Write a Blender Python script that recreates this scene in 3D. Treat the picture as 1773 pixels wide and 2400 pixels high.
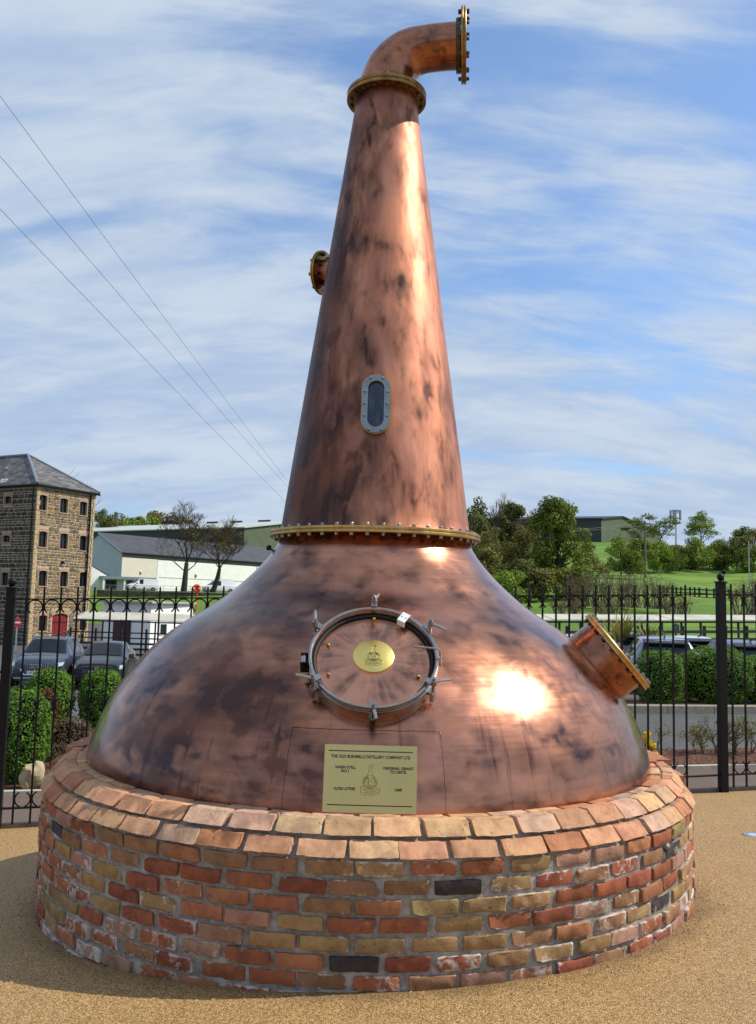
import bpy, bmesh, math, random
import numpy as np
from math import sin, cos, pi, radians, atan2, hypot, sqrt
from mathutils import Vector, Matrix, Euler

for o in list(bpy.data.objects):
    bpy.data.objects.remove(o, do_unlink=True)
scene = bpy.context.scene
COL = scene.collection

# ------------------------------------------------------------------ camera
F, PITCH, ROLL, YAW, EYE = 2100.0, 0.10302, 0.02607, 0.00257, 1.68
cam = bpy.data.cameras.new('camera')
cam.sensor_fit = 'VERTICAL'; cam.sensor_height = 24.0; cam.lens = 24.0 * F / 2400
cam.clip_start = 0.05; cam.clip_end = 9000
camo = bpy.data.objects.new('camera', cam); COL.objects.link(camo)
camo.matrix_world = (Matrix.Translation((0, 0, EYE)) @ Matrix.Rotation(-YAW, 4, 'Z')
                     @ Matrix.Rotation(pi / 2 + PITCH, 4, 'X') @ Matrix.Rotation(ROLL, 4, 'Z'))
scene.camera = camo

# ------------------------------------------------------------------ sun and sky
SUN_AZ, SUN_EL = radians(86), radians(47)
world = bpy.data.worlds.new('World'); scene.world = world; world.use_nodes = True
wt = world.node_tree; wt.nodes.clear()
def wn(t, **k):
    n = wt.nodes.new(t)
    for a, b in k.items(): setattr(n, a, b)
    return n
def wl(a, b): wt.links.new(a, b)
w_out = wn('ShaderNodeOutputWorld'); w_bg = wn('ShaderNodeBackground')
w_bg.inputs['Strength'].default_value = 0.14
sky = wn('ShaderNodeTexSky', sky_type='NISHITA', sun_disc=False)
sky.sun_elevation = SUN_EL; sky.sun_rotation = SUN_AZ
sky.air_density = 1.0; sky.dust_density = 1.2; sky.ozone_density = 2.0; sky.altitude = 40
# thin cirrus: noise laid on a flat layer high above the ground
tc = wn('ShaderNodeTexCoord'); sp = wn('ShaderNodeSeparateXYZ'); wl(tc.outputs['Generated'], sp.inputs[0])
def wmath(op, a, b=None, clamp=False):
    n = wn('ShaderNodeMath', operation=op, use_clamp=clamp)
    for i, v in enumerate((a, b)):
        if v is None: continue
        if isinstance(v, (int, float)): n.inputs[i].default_value = v
        else: wl(v, n.inputs[i])
    return n.outputs[0]
zz = wmath('ADD', wmath('MAXIMUM', sp.outputs['Z'], 0.0), 0.45)
cx_ = wmath('DIVIDE', sp.outputs['X'], zz); cy_ = wmath('DIVIDE', sp.outputs['Y'], zz)
cb = wn('ShaderNodeCombineXYZ'); wl(cx_, cb.inputs[0]); wl(cy_, cb.inputs[1])
def wnoise(rot, scale, loc, s, detail, rough, dist=0.0):
    m = wn('ShaderNodeMapping'); m.inputs['Rotation'].default_value = (0, 0, rot)
    m.inputs['Scale'].default_value = scale; m.inputs['Location'].default_value = loc
    wl(cb.outputs[0], m.inputs[0])
    n = wn('ShaderNodeTexNoise'); n.inputs['Scale'].default_value = s
    n.inputs['Detail'].default_value = detail; n.inputs['Roughness'].default_value = rough
    n.inputs['Distortion'].default_value = dist
    wl(m.outputs[0], n.inputs['Vector']); return n.outputs['Fac']
def wramp(v, lo, hi):
    m = wn('ShaderNodeMapRange', interpolation_type='SMOOTHSTEP'); wl(v, m.inputs[0])
    m.inputs[1].default_value = lo; m.inputs[2].default_value = hi; return m.outputs[0]
n1 = wnoise(radians(30), (0.75, 1.0, 1), (4.6, 2.2, 0), 2.0, 4, 0.5, 0.4)        # broad banks
n2 = wnoise(radians(58), (0.55, 2.0, 1), (7.7, 4.2, 0), 3.8, 6, 0.58, 0.6)         # fibres along the wind
n3 = wnoise(radians(62), (0.8, 2.4, 1), (1.7, 9.2, 0), 8.0, 6, 0.58, 0.6)
cv = wmath('ADD', wmath('MULTIPLY', n1, 0.50), wmath('ADD', wmath('MULTIPLY', n2, 0.40), wmath('MULTIPLY', n3, 0.10)))
low = wramp(sp.outputs['Z'], 0.42, 0.02)                       # thicker where one looks through more cloud
cv = wmath('ADD', cv, wmath('MULTIPLY', low, 0.07))
cov = wmath('ADD', wmath('MULTIPLY', wramp(cv, 0.37, 0.53), 0.82), 0.15, clamp=True)
wmix = wn('ShaderNodeMix', data_type='RGBA'); wl(cov, wmix.inputs[0])
wg = wn('ShaderNodeMix', data_type='RGBA', blend_type='MULTIPLY'); wg.inputs[0].default_value = 1.0; wl(sky.outputs[0], wg.inputs[6]); wg.inputs[7].default_value = (0.92, 1.16, 1.38, 1)
wl(wg.outputs[2], wmix.inputs[6]); wcl = wn('ShaderNodeMix', data_type='RGBA'); wl(wramp(wmath('ADD', wmath('MULTIPLY', n2, 0.6), wmath('MULTIPLY', n3, 0.4)), 0.36, 0.64), wcl.inputs[0]); wcl.inputs[6].default_value = (2.95, 3.85, 5.35, 1); wcl.inputs[7].default_value = (4.35, 5.0, 5.85, 1)   # thin and thick cloud
wl(wcl.outputs[2], wmix.inputs[7])
wl(wmix.outputs[2], w_bg.inputs['Color']); wl(w_bg.outputs[0], w_out.inputs['Surface'])

sun = bpy.data.lights.new('sun', 'SUN'); sun.energy = 5.0; sun.angle = radians(0.55); sun.color = (1.0, 0.945, 0.86)
suno = bpy.data.objects.new('sun', sun); COL.objects.link(suno)
SUNV = Vector((sin(SUN_AZ) * cos(SUN_EL), cos(SUN_AZ) * cos(SUN_EL), sin(SUN_EL)))
suno.location = SUNV * 60; suno.rotation_euler = SUNV.to_track_quat('Z', 'Y').to_euler()
scene.view_settings.view_transform = 'Standard'; scene.view_settings.look = 'None'
scene.view_settings.exposure = 0.0; scene.view_settings.gamma = 1.0
scene.render.engine = 'CYCLES'
scene.cycles.use_denoising = True
scene.cycles.max_bounces = 6; scene.cycles.glossy_bounces = 4; scene.cycles.diffuse_bounces = 3
scene.cycles.transparent_max_bounces = 6
scene.cycles.sample_clamp_indirect = 8

# ------------------------------------------------------------------ helpers
RND = random.Random(7)
def at(px, py, Y):
    """point of the place seen at photo pixel (px, py), Y metres ahead of the camera"""
    X, V = px - 886.5, py - 1200.0
    c, s = cos(-ROLL), sin(-ROLL); X, V = c * X - s * V, s * X + c * V
    u, x = -V / F, X / F
    y = cos(PITCH) - u * sin(PITCH); z = sin(PITCH) + u * cos(PITCH)
    c, s = cos(-YAW), sin(-YAW); x, y = c * x - s * y, s * x + c * y
    return Vector((x / y * Y, Y, z / y * Y + EYE))

class MB:
    def __init__(s): s.v = []; s.f = []; s.c = []
    def add(s, vs, fs, col=None):
        b = len(s.v); s.v += [tuple(p) for p in vs]; s.f += [tuple(i + b for i in f) for f in fs]
        s.c += [col or (1, 1, 1)] * len(vs); return s
    def box(s, c, size, rot=None, taper=1.0, col=None):
        hx, hy, hz = size[0] / 2, size[1] / 2, size[2] / 2; c = Vector(c)
        vs = []
        for z, t in ((-hz, 1), (hz, taper)):
            for x, y in ((-hx, -hy), (hx, -hy), (hx, hy), (-hx, hy)):
                p = Vector((x * t, y * t, z))
                vs.append((rot @ p if rot else p) + c)
        return s.add(vs, [(3, 2, 1, 0), (4, 5, 6, 7), (0, 1, 5, 4), (1, 2, 6, 5), (2, 3, 7, 6), (3, 0, 4, 7)], col)
    def tube(s, pts, r, n=8, cap=True, closed=False):
        pts = [Vector(p) for p in pts]; m = len(pts)
        rs = r if isinstance(r, (list, tuple)) else [r] * m
        vs = []; ref = None
        for i, p in enumerate(pts):
            if closed: d = pts[(i + 1) % m] - pts[i - 1]
            else: d = pts[min(i + 1, m - 1)] - pts[max(i - 1, 0)]
            if d.length < 1e-9: d = Vector((0, 0, 1))
            d.normalize()
            if ref is None:
                ref = Vector((0, 0, 1)) if abs(d.z) < 0.9 else Vector((1, 0, 0))
            a = ref - d * ref.dot(d)
            if a.length < 1e-6: a = d.orthogonal()
            a.normalize(); ref = a; b = d.cross(a)
            for k in range(n):
                t = 2 * pi * k / n; vs.append(p + (a * cos(t) + b * sin(t)) * rs[i])
        fs = []
        for i in range(m if closed else m - 1):
            j = (i + 1) % m
            for k in range(n):
                l = (k + 1) % n; fs.append((i * n + k, i * n + l, j * n + l, j * n + k))
        if cap and not closed:
            fs.append(tuple(range(n))[::-1]); fs.append(tuple((m - 1) * n + k for k in range(n)))
        return s.add(vs, fs)
    def lathe(s, prof, n=64, M=None, a0=0.0, a1=2 * pi, cap=False):
        """profile (r, z) turned about local z; M places it"""
        full = abs(a1 - a0 - 2 * pi) < 1e-6; k = n if full else n + 1; vs = []
        for r, z in prof:
            for i in range(k):
                t = a0 + (a1 - a0) * i / n; p = Vector((r * cos(t), r * sin(t), z)); vs.append(M @ p if M else p)
        fs = []
        for j in range(len(prof) - 1):
            for i in range(n):
                l = (i + 1) % k if full else i + 1
                fs.append((j * k + i, j * k + l, (j + 1) * k + l, (j + 1) * k + i))
        if cap:
            fs.append(tuple(range(k))[::-1]); fs.append(tuple((len(prof) - 1) * k + i for i in range(k)))
        return s.add(vs, fs)
    def prism(s, poly, M, d, bev=0.0, col=None):
        """polygon (x, y) from local z=0 to z=d, front edge pulled in by bev"""
        n = len(poly); cx = sum(p[0] for p in poly) / n; cy = sum(p[1] for p in poly) / n
        vs = [M @ Vector((x, y, 0)) for x, y in poly]
        if bev:
            vs += [M @ Vector((x, y, d - bev)) for x, y in poly]
            q = []
            for x, y in poly:
                l = hypot(x - cx, y - cy) or 1; k = max(0, 1 - bev * 1.3 / l); q.append((cx + (x - cx) * k, cy + (y - cy) * k))
            vs += [M @ Vector((x, y, d)) for x, y in q]; L = 3
        else:
            vs += [M @ Vector((x, y, d)) for x, y in poly]; L = 2
        fs = [tuple(range(n))[::-1], tuple((L - 1) * n + i for i in range(n))]
        for l in range(L - 1):
            for i in range(n):
                j = (i + 1) % n; fs.append((l * n + i, l * n + j, (l + 1) * n + j, (l + 1) * n + i))
        return s.add(vs, fs, col)
    def mesh(s, name, smooth=False, color=False):
        me = bpy.data.meshes.new(name); me.from_pydata(s.v, [], s.f); me.update()
        if smooth:
            me.polygons.foreach_set('use_smooth', [True] * len(me.polygons))
            if smooth != 'all':
                try: me.set_sharp_from_angle(angle=radians(35))
                except Exception: pass
        if color:
            a = me.color_attributes.new('tint', 'FLOAT_COLOR', 'POINT')
            a.data.foreach_set('color', np.array([list(c) + [1.0] for c in s.c], dtype=np.float32).ravel())
        return me
    def build(s, name, mat, parent=None, smooth=False, kind=None, label=None, color=False):
        return place(name, s.mesh(name, smooth, color), mat, parent=parent, kind=kind, label=label)

WL = {}   # world location of every object made here
def place(name, me, mat=None, loc=(0, 0, 0), rot=None, parent=None, kind=None, label=None, color=None, scale=None):
    o = bpy.data.objects.new(name, me); COL.objects.link(o)
    if mat is not None and me is not None and not me.materials: me.materials.append(mat)
    loc = Vector(loc); WL[o.name] = loc.copy()
    if parent is not None:
        o.parent = parent; loc = loc - WL[parent.name]
    o.location = loc
    if rot is not None: o.rotation_euler = rot
    if scale is not None: o.scale = scale
    if kind: o['kind'] = kind
    if label: o['label'] = label
    if color: o.color = (*color, 1)
    return o
def thing(name, label, cat, loc=(0, 0, 0), group=None):
    o = place(name, None, None, loc); o.empty_display_size = 0.1
    o['label'] = label; o['category'] = cat
    if group: o['group'] = group
    return o
def tag(o, label, cat, group=None):
    o['label'] = label; o['category'] = cat
    if group: o['group'] = group
    return o
def frame(origin, x, y):
    """matrix with local x, y along the given directions"""
    x = Vector(x).normalized(); z = x.cross(Vector(y)).normalized(); y = z.cross(x)
    M = Matrix.Identity(4)
    for i in range(3): M[i][0], M[i][1], M[i][2], M[i][3] = x[i], y[i], z[i], origin[i]
    return M
def axis_frame(origin, z, up=(0, 0, 1)):
    z = Vector(z).normalized(); x = Vector(up).cross(z)
    if x.length < 1e-4: x = Vector((1, 0, 0))
    x.normalize(); y = z.cross(x); M = Matrix.Identity(4)
    for i in range(3): M[i][0], M[i][1], M[i][2], M[i][3] = x[i], y[i], z[i], origin[i]
    return M
def sstep(a, b, x):
    t = min(1, max(0, (x - a) / (b - a))); return t * t * (3 - 2 * t)
def lerp_tab(tab, x):
    if x <= tab[0][0]: return tab[0][1]
    for (a, p), (b, q) in zip(tab, tab[1:]):
        if x <= b: return p + (q - p) * (x - a) / (b - a)
    return tab[-1][1]

# ------------------------------------------------------------------ materials
class NT:
    def __init__(s, name):
        s.m = bpy.data.materials.new(name); s.m.use_nodes = True; s.t = s.m.node_tree; s.t.nodes.clear()
        s.out = s.n('ShaderNodeOutputMaterial'); s.b = s.n('ShaderNodeBsdfPrincipled')
        s.l(s.b.outputs[0], s.out.inputs['Surface']); s.co = None
    def n(s, t, **k):
        x = s.t.nodes.new(t)
        for a, b in k.items(): setattr(x, a, b)
        return x
    def l(s, a, b): s.t.links.new(a, b)
    def setv(s, sock, v):
        if isinstance(v, (int, float)): sock.default_value = v
        elif isinstance(v, tuple): sock.default_value = v if len(v) == len(sock.default_value) else (*v, 1)
        else: s.l(v, sock)
    def p(s, **k):
        names = dict(col='Base Color', rough='Roughness', metal='Metallic', coat='Coat Weight', coatr='Coat Roughness', spec='Specular IOR Level', nor='Normal', aniso='Anisotropic', alpha='Alpha', trans='Transmission Weight', coatn='Coat Normal', ior='IOR')
        for a, v in k.items(): s.setv(s.b.inputs[names[a]], v)
        return s
    def coord(s, which='Object'):
        if s.co is None: s.co = s.n('ShaderNodeTexCoord')
        return s.co.outputs[which]
    def map(s, vec, scale=(1, 1, 1), loc=(0, 0, 0), rot=(0, 0, 0)):
        m = s.n('ShaderNodeMapping'); m.inputs['Scale'].default_value = scale; m.inputs['Location'].default_value = loc
        m.inputs['Rotation'].default_value = rot; s.l(vec, m.inputs[0]); return m.outputs[0]
    def noise(s, vec, scale, detail=4, rough=0.55, dist=0.0, out='Fac'):
        x = s.n('ShaderNodeTexNoise'); x.inputs['Scale'].default_value = scale; x.inputs['Detail'].default_value = detail
        x.inputs['Roughness'].default_value = rough; x.inputs['Distortion'].default_value = dist
        if vec is not None: s.l(vec, x.inputs['Vector'])
        return x.outputs[out]
    def voro(s, vec, scale, feature='F1', out='Distance'):
        x = s.n('ShaderNodeTexVoronoi', feature=feature); x.inputs['Scale'].default_value = scale; s.l(vec, x.inputs['Vector']); return x.outputs[out]
    def ramp(s, v, lo, hi, a=0.0, b=1.0):
        m = s.n('ShaderNodeMapRange', interpolation_type='SMOOTHSTEP'); s.l(v, m.inputs[0])
        for i, q in enumerate((lo, hi, a, b)): m.inputs[i + 1].default_value = q
        return m.outputs[0]
    def math(s, op, a, b=0.0, clamp=False):
        m = s.n('ShaderNodeMath', operation=op, use_clamp=clamp); s.setv(m.inputs[0], a); s.setv(m.inputs[1], b); return m.outputs[0]
    def mix(s, f, a, b, blend='MIX'):
        m = s.n('ShaderNodeMix', data_type='RGBA', blend_type=blend); s.setv(m.inputs[0], f); s.setv(m.inputs[6], a); s.setv(m.inputs[7], b); return m.outputs[2]
    def bump(s, h, strength=0.3, dist=0.01, nor=None):
        b = s.n('ShaderNodeBump'); b.inputs['Strength'].default_value = strength; b.inputs['Distance'].default_value = dist
        s.l(h, b.inputs['Height'])
        if nor is not None: s.l(nor, b.inputs['Normal'])
        return b.outputs[0]
    def obj(s, which): 
        x = s.n('ShaderNodeObjectInfo'); return x.outputs[which]
    def attr(s, name):
        x = s.n('ShaderNodeAttribute'); x.attribute_name = name; return x.outputs['Color']
MAT = {}
def simple(name, col, rough=0.6, metal=0.0, var=0.12, scale=6.0, bump=0.0, coat=0.0, spec=0.5, wear=None):
    t = NT(name); v = t.noise(t.coord('Object'), scale, 5, 0.6)
    dark = tuple(c * (1 - var) for c in col); lite = tuple(min(1, c * (1 + var)) for c in col)
    c = t.mix(t.ramp(v, 0.3, 0.7), dark, lite)
    if wear:
        w = t.ramp(t.noise(t.coord('Object'), scale * 2.3, 6, 0.7), 0.56, 0.72); c = t.mix(t.math('MULTIPLY', w, wear[1]), c, wear[0])
    t.p(col=c, rough=t.math('ADD', t.math('MULTIPLY', v, 0.15), rough - 0.075), metal=metal, coat=coat, spec=spec)
    if bump: t.p(nor=t.bump(t.noise(t.coord('Object'), scale * 6, 4, 0.6), bump, 0.004))
    MAT[name] = t.m; return t.m
def copper_mat(name, stretch, bias=0.0, dark=0.5, scale=1.0, brush=(60, 60, 3), tone=(0.64, 0.270, 0.150), rough=0.27, coat=0.16, drips=False):
    t = NT(name); co = t.coord('Object')
    pt = t.map(co, stretch)
    big = t.noise(pt, 1.5 * scale, 3, 0.5, 0.3)
    mid = t.noise(pt, 4.0 * scale, 3, 0.5, 0.5)
    fin = t.noise(t.map(co, brush), 1.0, 4, 0.65)
    strk = t.noise(t.map(co, (brush[0] * 0.22, brush[1] * 0.22, brush[2] * 0.35)), 1.0, 5, 0.6)
    m = t.math('ADD', t.math('MULTIPLY', big, 0.55), t.math('ADD', t.math('MULTIPLY', mid, 0.38), t.math('MULTIPLY', strk, 0.12)))
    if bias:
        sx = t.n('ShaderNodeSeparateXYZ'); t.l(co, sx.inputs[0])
        m = t.math('ADD', m, t.math('MULTIPLY', t.ramp(sx.outputs['X'], 0.15, -0.6), bias))  # dark tone grows towards the left side
    tar = t.ramp(m, 0.41, 0.77)
    blot = t.ramp(t.noise(t.map(co, stretch, (3.3, 1.2, 5.1)), 6.0 * scale, 3, 0.5, 0.3), 0.46, 0.86)
    tar = t.math('ADD', t.math('MULTIPLY', tar, dark), t.math('MULTIPLY', blot, dark * 0.80), clamp=True)
    hue = t.noise(pt, 2.3 * scale, 3, 0.5)
    base = t.mix(t.ramp(hue, 0.35, 0.65), tone, (tone[0] * 0.9, tone[1] * 0.95, tone[2] * 1.12))
    base = t.mix(t.ramp(strk, 0.45, 0.75, 0, 0.35), base, (tone[0] * 0.62, tone[1] * 0.58, tone[2] * 0.6))
    if drips:   # runs of rain water down the shoulder, and the faint vertical joints of the copper sheets
        sd = t.n('ShaderNodeSeparateXYZ'); t.l(co, sd.inputs[0]); an = t.math('ARCTAN2', sd.outputs['X'], t.math('SUBTRACT', 5.7, sd.outputs['Y']))
        cd = t.n('ShaderNodeCombineXYZ'); t.l(t.math('MULTIPLY', an, 26.0), cd.inputs[0]); t.l(t.math('MULTIPLY', sd.outputs['Z'], 1.3), cd.inputs[1])
        dr = t.noise(cd.outputs[0], 1.0, 4, 0.6); low_ = t.ramp(sd.outputs['Z'], 1.55, 0.85)
        tar = t.math('ADD', tar, t.math('MULTIPLY', t.math('MULTIPLY', t.ramp(dr, 0.56, 0.70), low_), 0.40), clamp=True)
        base = t.mix(t.math('MULTIPLY', t.math('MULTIPLY', t.ramp(dr, 0.40, 0.28), low_), 0.5), base, (tone[0] * 1.05, tone[1] * 1.12, tone[2] * 1.1))
    tarc = t.mix(t.ramp(hue, 0.4, 0.62), (0.070, 0.037, 0.034), (0.160, 0.066, 0.043))
    col = t.mix(tar, base, tarc)
    scr = t.ramp(t.noise(t.map(co, (30, 30, 7), (5, 3, 1), (0.5, 0.35, 0.2)), 1.0, 2, 0.5, 2.0), 0.70, 0.78, 0, 0.22)
    col = t.mix(scr, col, (tone[0] * 1.05, tone[1] * 1.15, tone[2] * 1.2))
    r = t.math('ADD', t.math('MULTIPLY', fin, 0.10), t.math('ADD', t.math('MULTIPLY', t.ramp(t.noise(pt, 3.1, 3, 0.6), 0.3, 0.75), 0.16), rough - 0.10))
    nor = t.bump(t.noise(co, 2.6, 3, 0.5), 0.28, 0.012)
    nor = t.bump(fin, 0.05, 0.002, nor)
    t.p(col=col, metal=1.0, rough=r, nor=nor, coat=coat, coatr=0.07, coatn=t.bump(t.noise(co, 2.6, 3, 0.5), 0.2, 0.012))
    MAT[name] = t.m
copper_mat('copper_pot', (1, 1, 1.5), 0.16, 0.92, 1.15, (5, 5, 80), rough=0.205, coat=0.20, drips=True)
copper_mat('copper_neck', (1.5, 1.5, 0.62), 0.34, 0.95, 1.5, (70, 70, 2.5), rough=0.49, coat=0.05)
copper_mat('copper_pipe', (2.2, 2.2, 2.2), 0.02, 0.95, 1.6, (40, 40, 40), (0.42, 0.165, 0.082), 0.26)
copper_mat('copper_panel', (1.3, 1.3, 0.8), 0.0, 0.55, 1.6, (60, 60, 3), (0.52, 0.215, 0.12), 0.30)
def lid_mat():
    t = NT('copper_lid'); co = t.coord('Object'); sx = t.n('ShaderNodeSeparateXYZ'); t.l(co, sx.inputs[0])
    ang = t.math('ARCTAN2', sx.outputs['Y'], sx.outputs['X'])
    cb = t.n('ShaderNodeCombineXYZ'); t.l(t.math('SINE', ang), cb.inputs[0]); t.l(t.math('COSINE', ang), cb.inputs[1])
    ray = t.noise(cb.outputs[0], 3.6, 4, 0.6); blot = t.noise(co, 9, 4, 0.6)
    rr = t.math('SQRT', t.math('ADD', t.math('MULTIPLY', sx.outputs['X'], sx.outputs['X']), t.math('MULTIPLY', sx.outputs['Y'], sx.outputs['Y'])))
    ring = t.math('MULTIPLY', t.ramp(rr, 0.07, 0.15), t.ramp(rr, 0.31, 0.22))
    f = t.math('MULTIPLY', t.ramp(t.math('ADD', t.math('MULTIPLY', ray, 0.7), t.math('MULTIPLY', blot, 0.75)), 0.62, 0.95, 0, 0.85), ring)
    col = t.mix(f, (0.68, 0.31, 0.19), (0.13, 0.07, 0.055))
    t.p(col=col, metal=1.0, rough=t.math('ADD', t.math('MULTIPLY', blot, 0.12), 0.2), coat=0.4, coatr=0.06, nor=t.bump(t.noise(co, 6, 3, 0.5), 0.2, 0.006))
    MAT['copper_lid'] = t.m
lid_mat()
simple('brass', (0.50, 0.33, 0.115), 0.36, 1.0, 0.28, 9, 0.12, wear=((0.16, 0.11, 0.05), 0.6))
simple('brass_dark', (0.30, 0.19, 0.07), 0.42, 1.0, 0.4, 12, 0.2, wear=((0.06, 0.04, 0.03), 0.8))
simple('brass_plate', (0.58, 0.465, 0.19), 0.24, 1.0, 0.06, 3, 0.0)
simple('brass_disc', (0.86, 0.66, 0.20), 0.30, 1.0, 0.06, 4, 0.0)
simple('engraving', (0.012, 0.010, 0.008), 0.6, 0.0, 0.1)
simple('etching', (0.20, 0.15, 0.05), 0.5, 0.6, 0.1)
simple('steel', (0.40, 0.39, 0.375), 0.26, 1.0, 0.15, 14, 0.06)
simple('steel_frame', (0.27, 0.285, 0.30), 0.42, 1.0, 0.10, 14, 0.05)
simple('bolt_steel', (0.34, 0.325, 0.30), 0.40, 1.0, 0.25, 30, 0.1)
simple('bolt_dark', (0.10, 0.085, 0.07), 0.5, 0.9, 0.35, 30, 0.1)
simple('black_iron', (0.005, 0.005, 0.006), 0.5, 0.0, 0.25, 18, 0.08, spec=0.22)
simple('black_rubber', (0.015, 0.015, 0.016), 0.7)
def glass_dark():
    t = NT('sight_pane'); co = t.coord('Object')
    st = t.ramp(t.noise(t.map(co, (60, 60, 5)), 1.0, 4, 0.6), 0.45, 0.75)
    t.p(col=t.mix(st, (0.012, 0.016, 0.020), (0.06, 0.075, 0.085)), rough=0.12, coat=0.6, coatr=0.04, spec=0.6); MAT['sight_pane'] = t.m
glass_dark()
def car_glass():
    t = NT('car_glass'); co = t.coord('Object')
    t.p(col=t.mix(t.noise(co, 2.0, 2, 0.5), (0.006, 0.008, 0.010), (0.018, 0.022, 0.026)), rough=0.06, spec=0.30); MAT['car_glass'] = t.m
car_glass()
def window_glass():
    t = NT('window_glass'); co = t.coord('Object')
    t.p(col=t.mix(t.noise(co, 1.5, 2, 0.5), (0.008, 0.009, 0.012), (0.02, 0.024, 0.03)), rough=0.12, spec=0.5); MAT['window_glass'] = t.m
window_glass()
def resin_mat():
    t = NT('resin_gravel'); co = t.coord('Object')
    cell = t.n('ShaderNodeTexVoronoi'); cell.inputs['Scale'].default_value = 165; t.l(co, cell.inputs['Vector'])
    hs = t.n('ShaderNodeSeparateColor'); t.l(cell.outputs['Color'], hs.inputs[0])
    c = t.mix(t.ramp(hs.outputs[0], 0.15, 0.85), (0.31, 0.165, 0.050), (0.60, 0.375, 0.145))
    c = t.mix(t.ramp(hs.outputs[1], 0.72, 0.95, 0, 0.75), c, (0.13, 0.070, 0.03))
    c = t.mix(t.ramp(hs.outputs[2], 0.82, 0.97, 0, 0.8), c, (0.70, 0.53, 0.30))
    pat = t.noise(co, 1.1, 5, 0.6); c = t.mix(t.ramp(pat, 0.35, 0.7, 0, 0.28), c, (0.30, 0.175, 0.065))
    dd = t.n('ShaderNodeVectorMath', operation='DISTANCE'); t.l(t.map(co, (1, 1, 0)), dd.inputs[0]); dd.inputs[1].default_value = (0, 5.7, 0)
    dirt = t.math('MULTIPLY', t.ramp(t.math('ADD', dd.outputs['Value'], t.math('MULTIPLY', t.noise(co, 5, 5, 0.65), 0.35)), 2.24, 2.05), 0.55)
    c = t.mix(dirt, c, (0.13, 0.085, 0.045))
    stain = t.ramp(t.noise(t.map(co, (1, 1, 1), (4, 1, 0)), 2.3, 6, 0.7, 0.8), 0.60, 0.74, 0, 0.35); c = t.mix(stain, c, (0.22, 0.135, 0.06))
    edge = t.ramp(cell.outputs['Distance'], 0.35, 0.75, 0, 0.45); c = t.mix(edge, c, (0.10, 0.056, 0.022))
    h = t.math('ADD', t.math('MULTIPLY', cell.outputs['Distance'], -1.0), t.noise(co, 60, 3, 0.6))
    t.p(col=c, rough=0.55, spec=0.35, nor=t.bump(h, 0.75, 0.006)); MAT['resin_gravel'] = t.m
resin_mat()
def speck(name, c0, c1, sc, rough=0.85, bump=0.4, c2=None, patch=0.8):
    t = NT(name); co = t.coord('Object'); a = t.noise(co, sc, 6, 0.7); b = t.noise(co, patch, 5, 0.6)
    c = t.mix(t.ramp(a, 0.35, 0.68), c0, c1)
    if c2: c = t.mix(t.ramp(b, 0.45, 0.68), c, c2)
    t.p(col=c, rough=rough, nor=t.bump(a, bump, 0.01), spec=0.3); MAT[name] = t.m
speck('tarmac', (0.045, 0.044, 0.043), (0.115, 0.112, 0.108), 70, 0.9, 0.4, (0.10, 0.098, 0.094), 0.35)
speck('footpath', (0.085, 0.058, 0.043), (0.165, 0.115, 0.088), 60, 0.9, 0.4, (0.135, 0.105, 0.085), 0.8)
speck('mulch', (0.035, 0.015, 0.009), (0.17, 0.075, 0.045), 26, 0.95, 1.0, (0.10, 0.045, 0.026), 2.0)
speck('grass', (0.055, 0.115, 0.010), (0.115, 0.205, 0.018), 6.0, 0.95, 0.5, (0.145, 0.235, 0.026), 0.12)
speck('soil', (0.05, 0.035, 0.025), (0.09, 0.066, 0.048), 8, 0.95, 0.6)
speck('pale_concrete', (0.36, 0.33, 0.27), (0.48, 0.45, 0.38), 9, 0.85, 0.3)
speck('kerb_stone', (0.20, 0.18, 0.15), (0.33, 0.30, 0.25), 22, 0.9, 0.3, (0.26, 0.23, 0.17), 3)
speck('mortar', (0.19, 0.172, 0.145), (0.30, 0.275, 0.235), 45, 0.95, 0.8, (0.42, 0.395, 0.355), 9)
speck('sandstone_rock', (0.33, 0.26, 0.15), (0.52, 0.44, 0.30), 7, 0.9, 0.6, (0.22, 0.17, 0.09), 3)
speck('rubble', (0.06, 0.05, 0.04), (0.26, 0.22, 0.16), 3.0, 0.95, 0.8)
speck('bark', (0.028, 0.021, 0.016), (0.085, 0.066, 0.050), 7, 0.95, 0.7)
speck('twig', (0.095, 0.068, 0.048), (0.18, 0.135, 0.095), 4, 0.95, 0.3)
speck('mill_mortar', (0.36, 0.30, 0.21), (0.50, 0.43, 0.31), 5, 0.95, 0.3)
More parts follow.
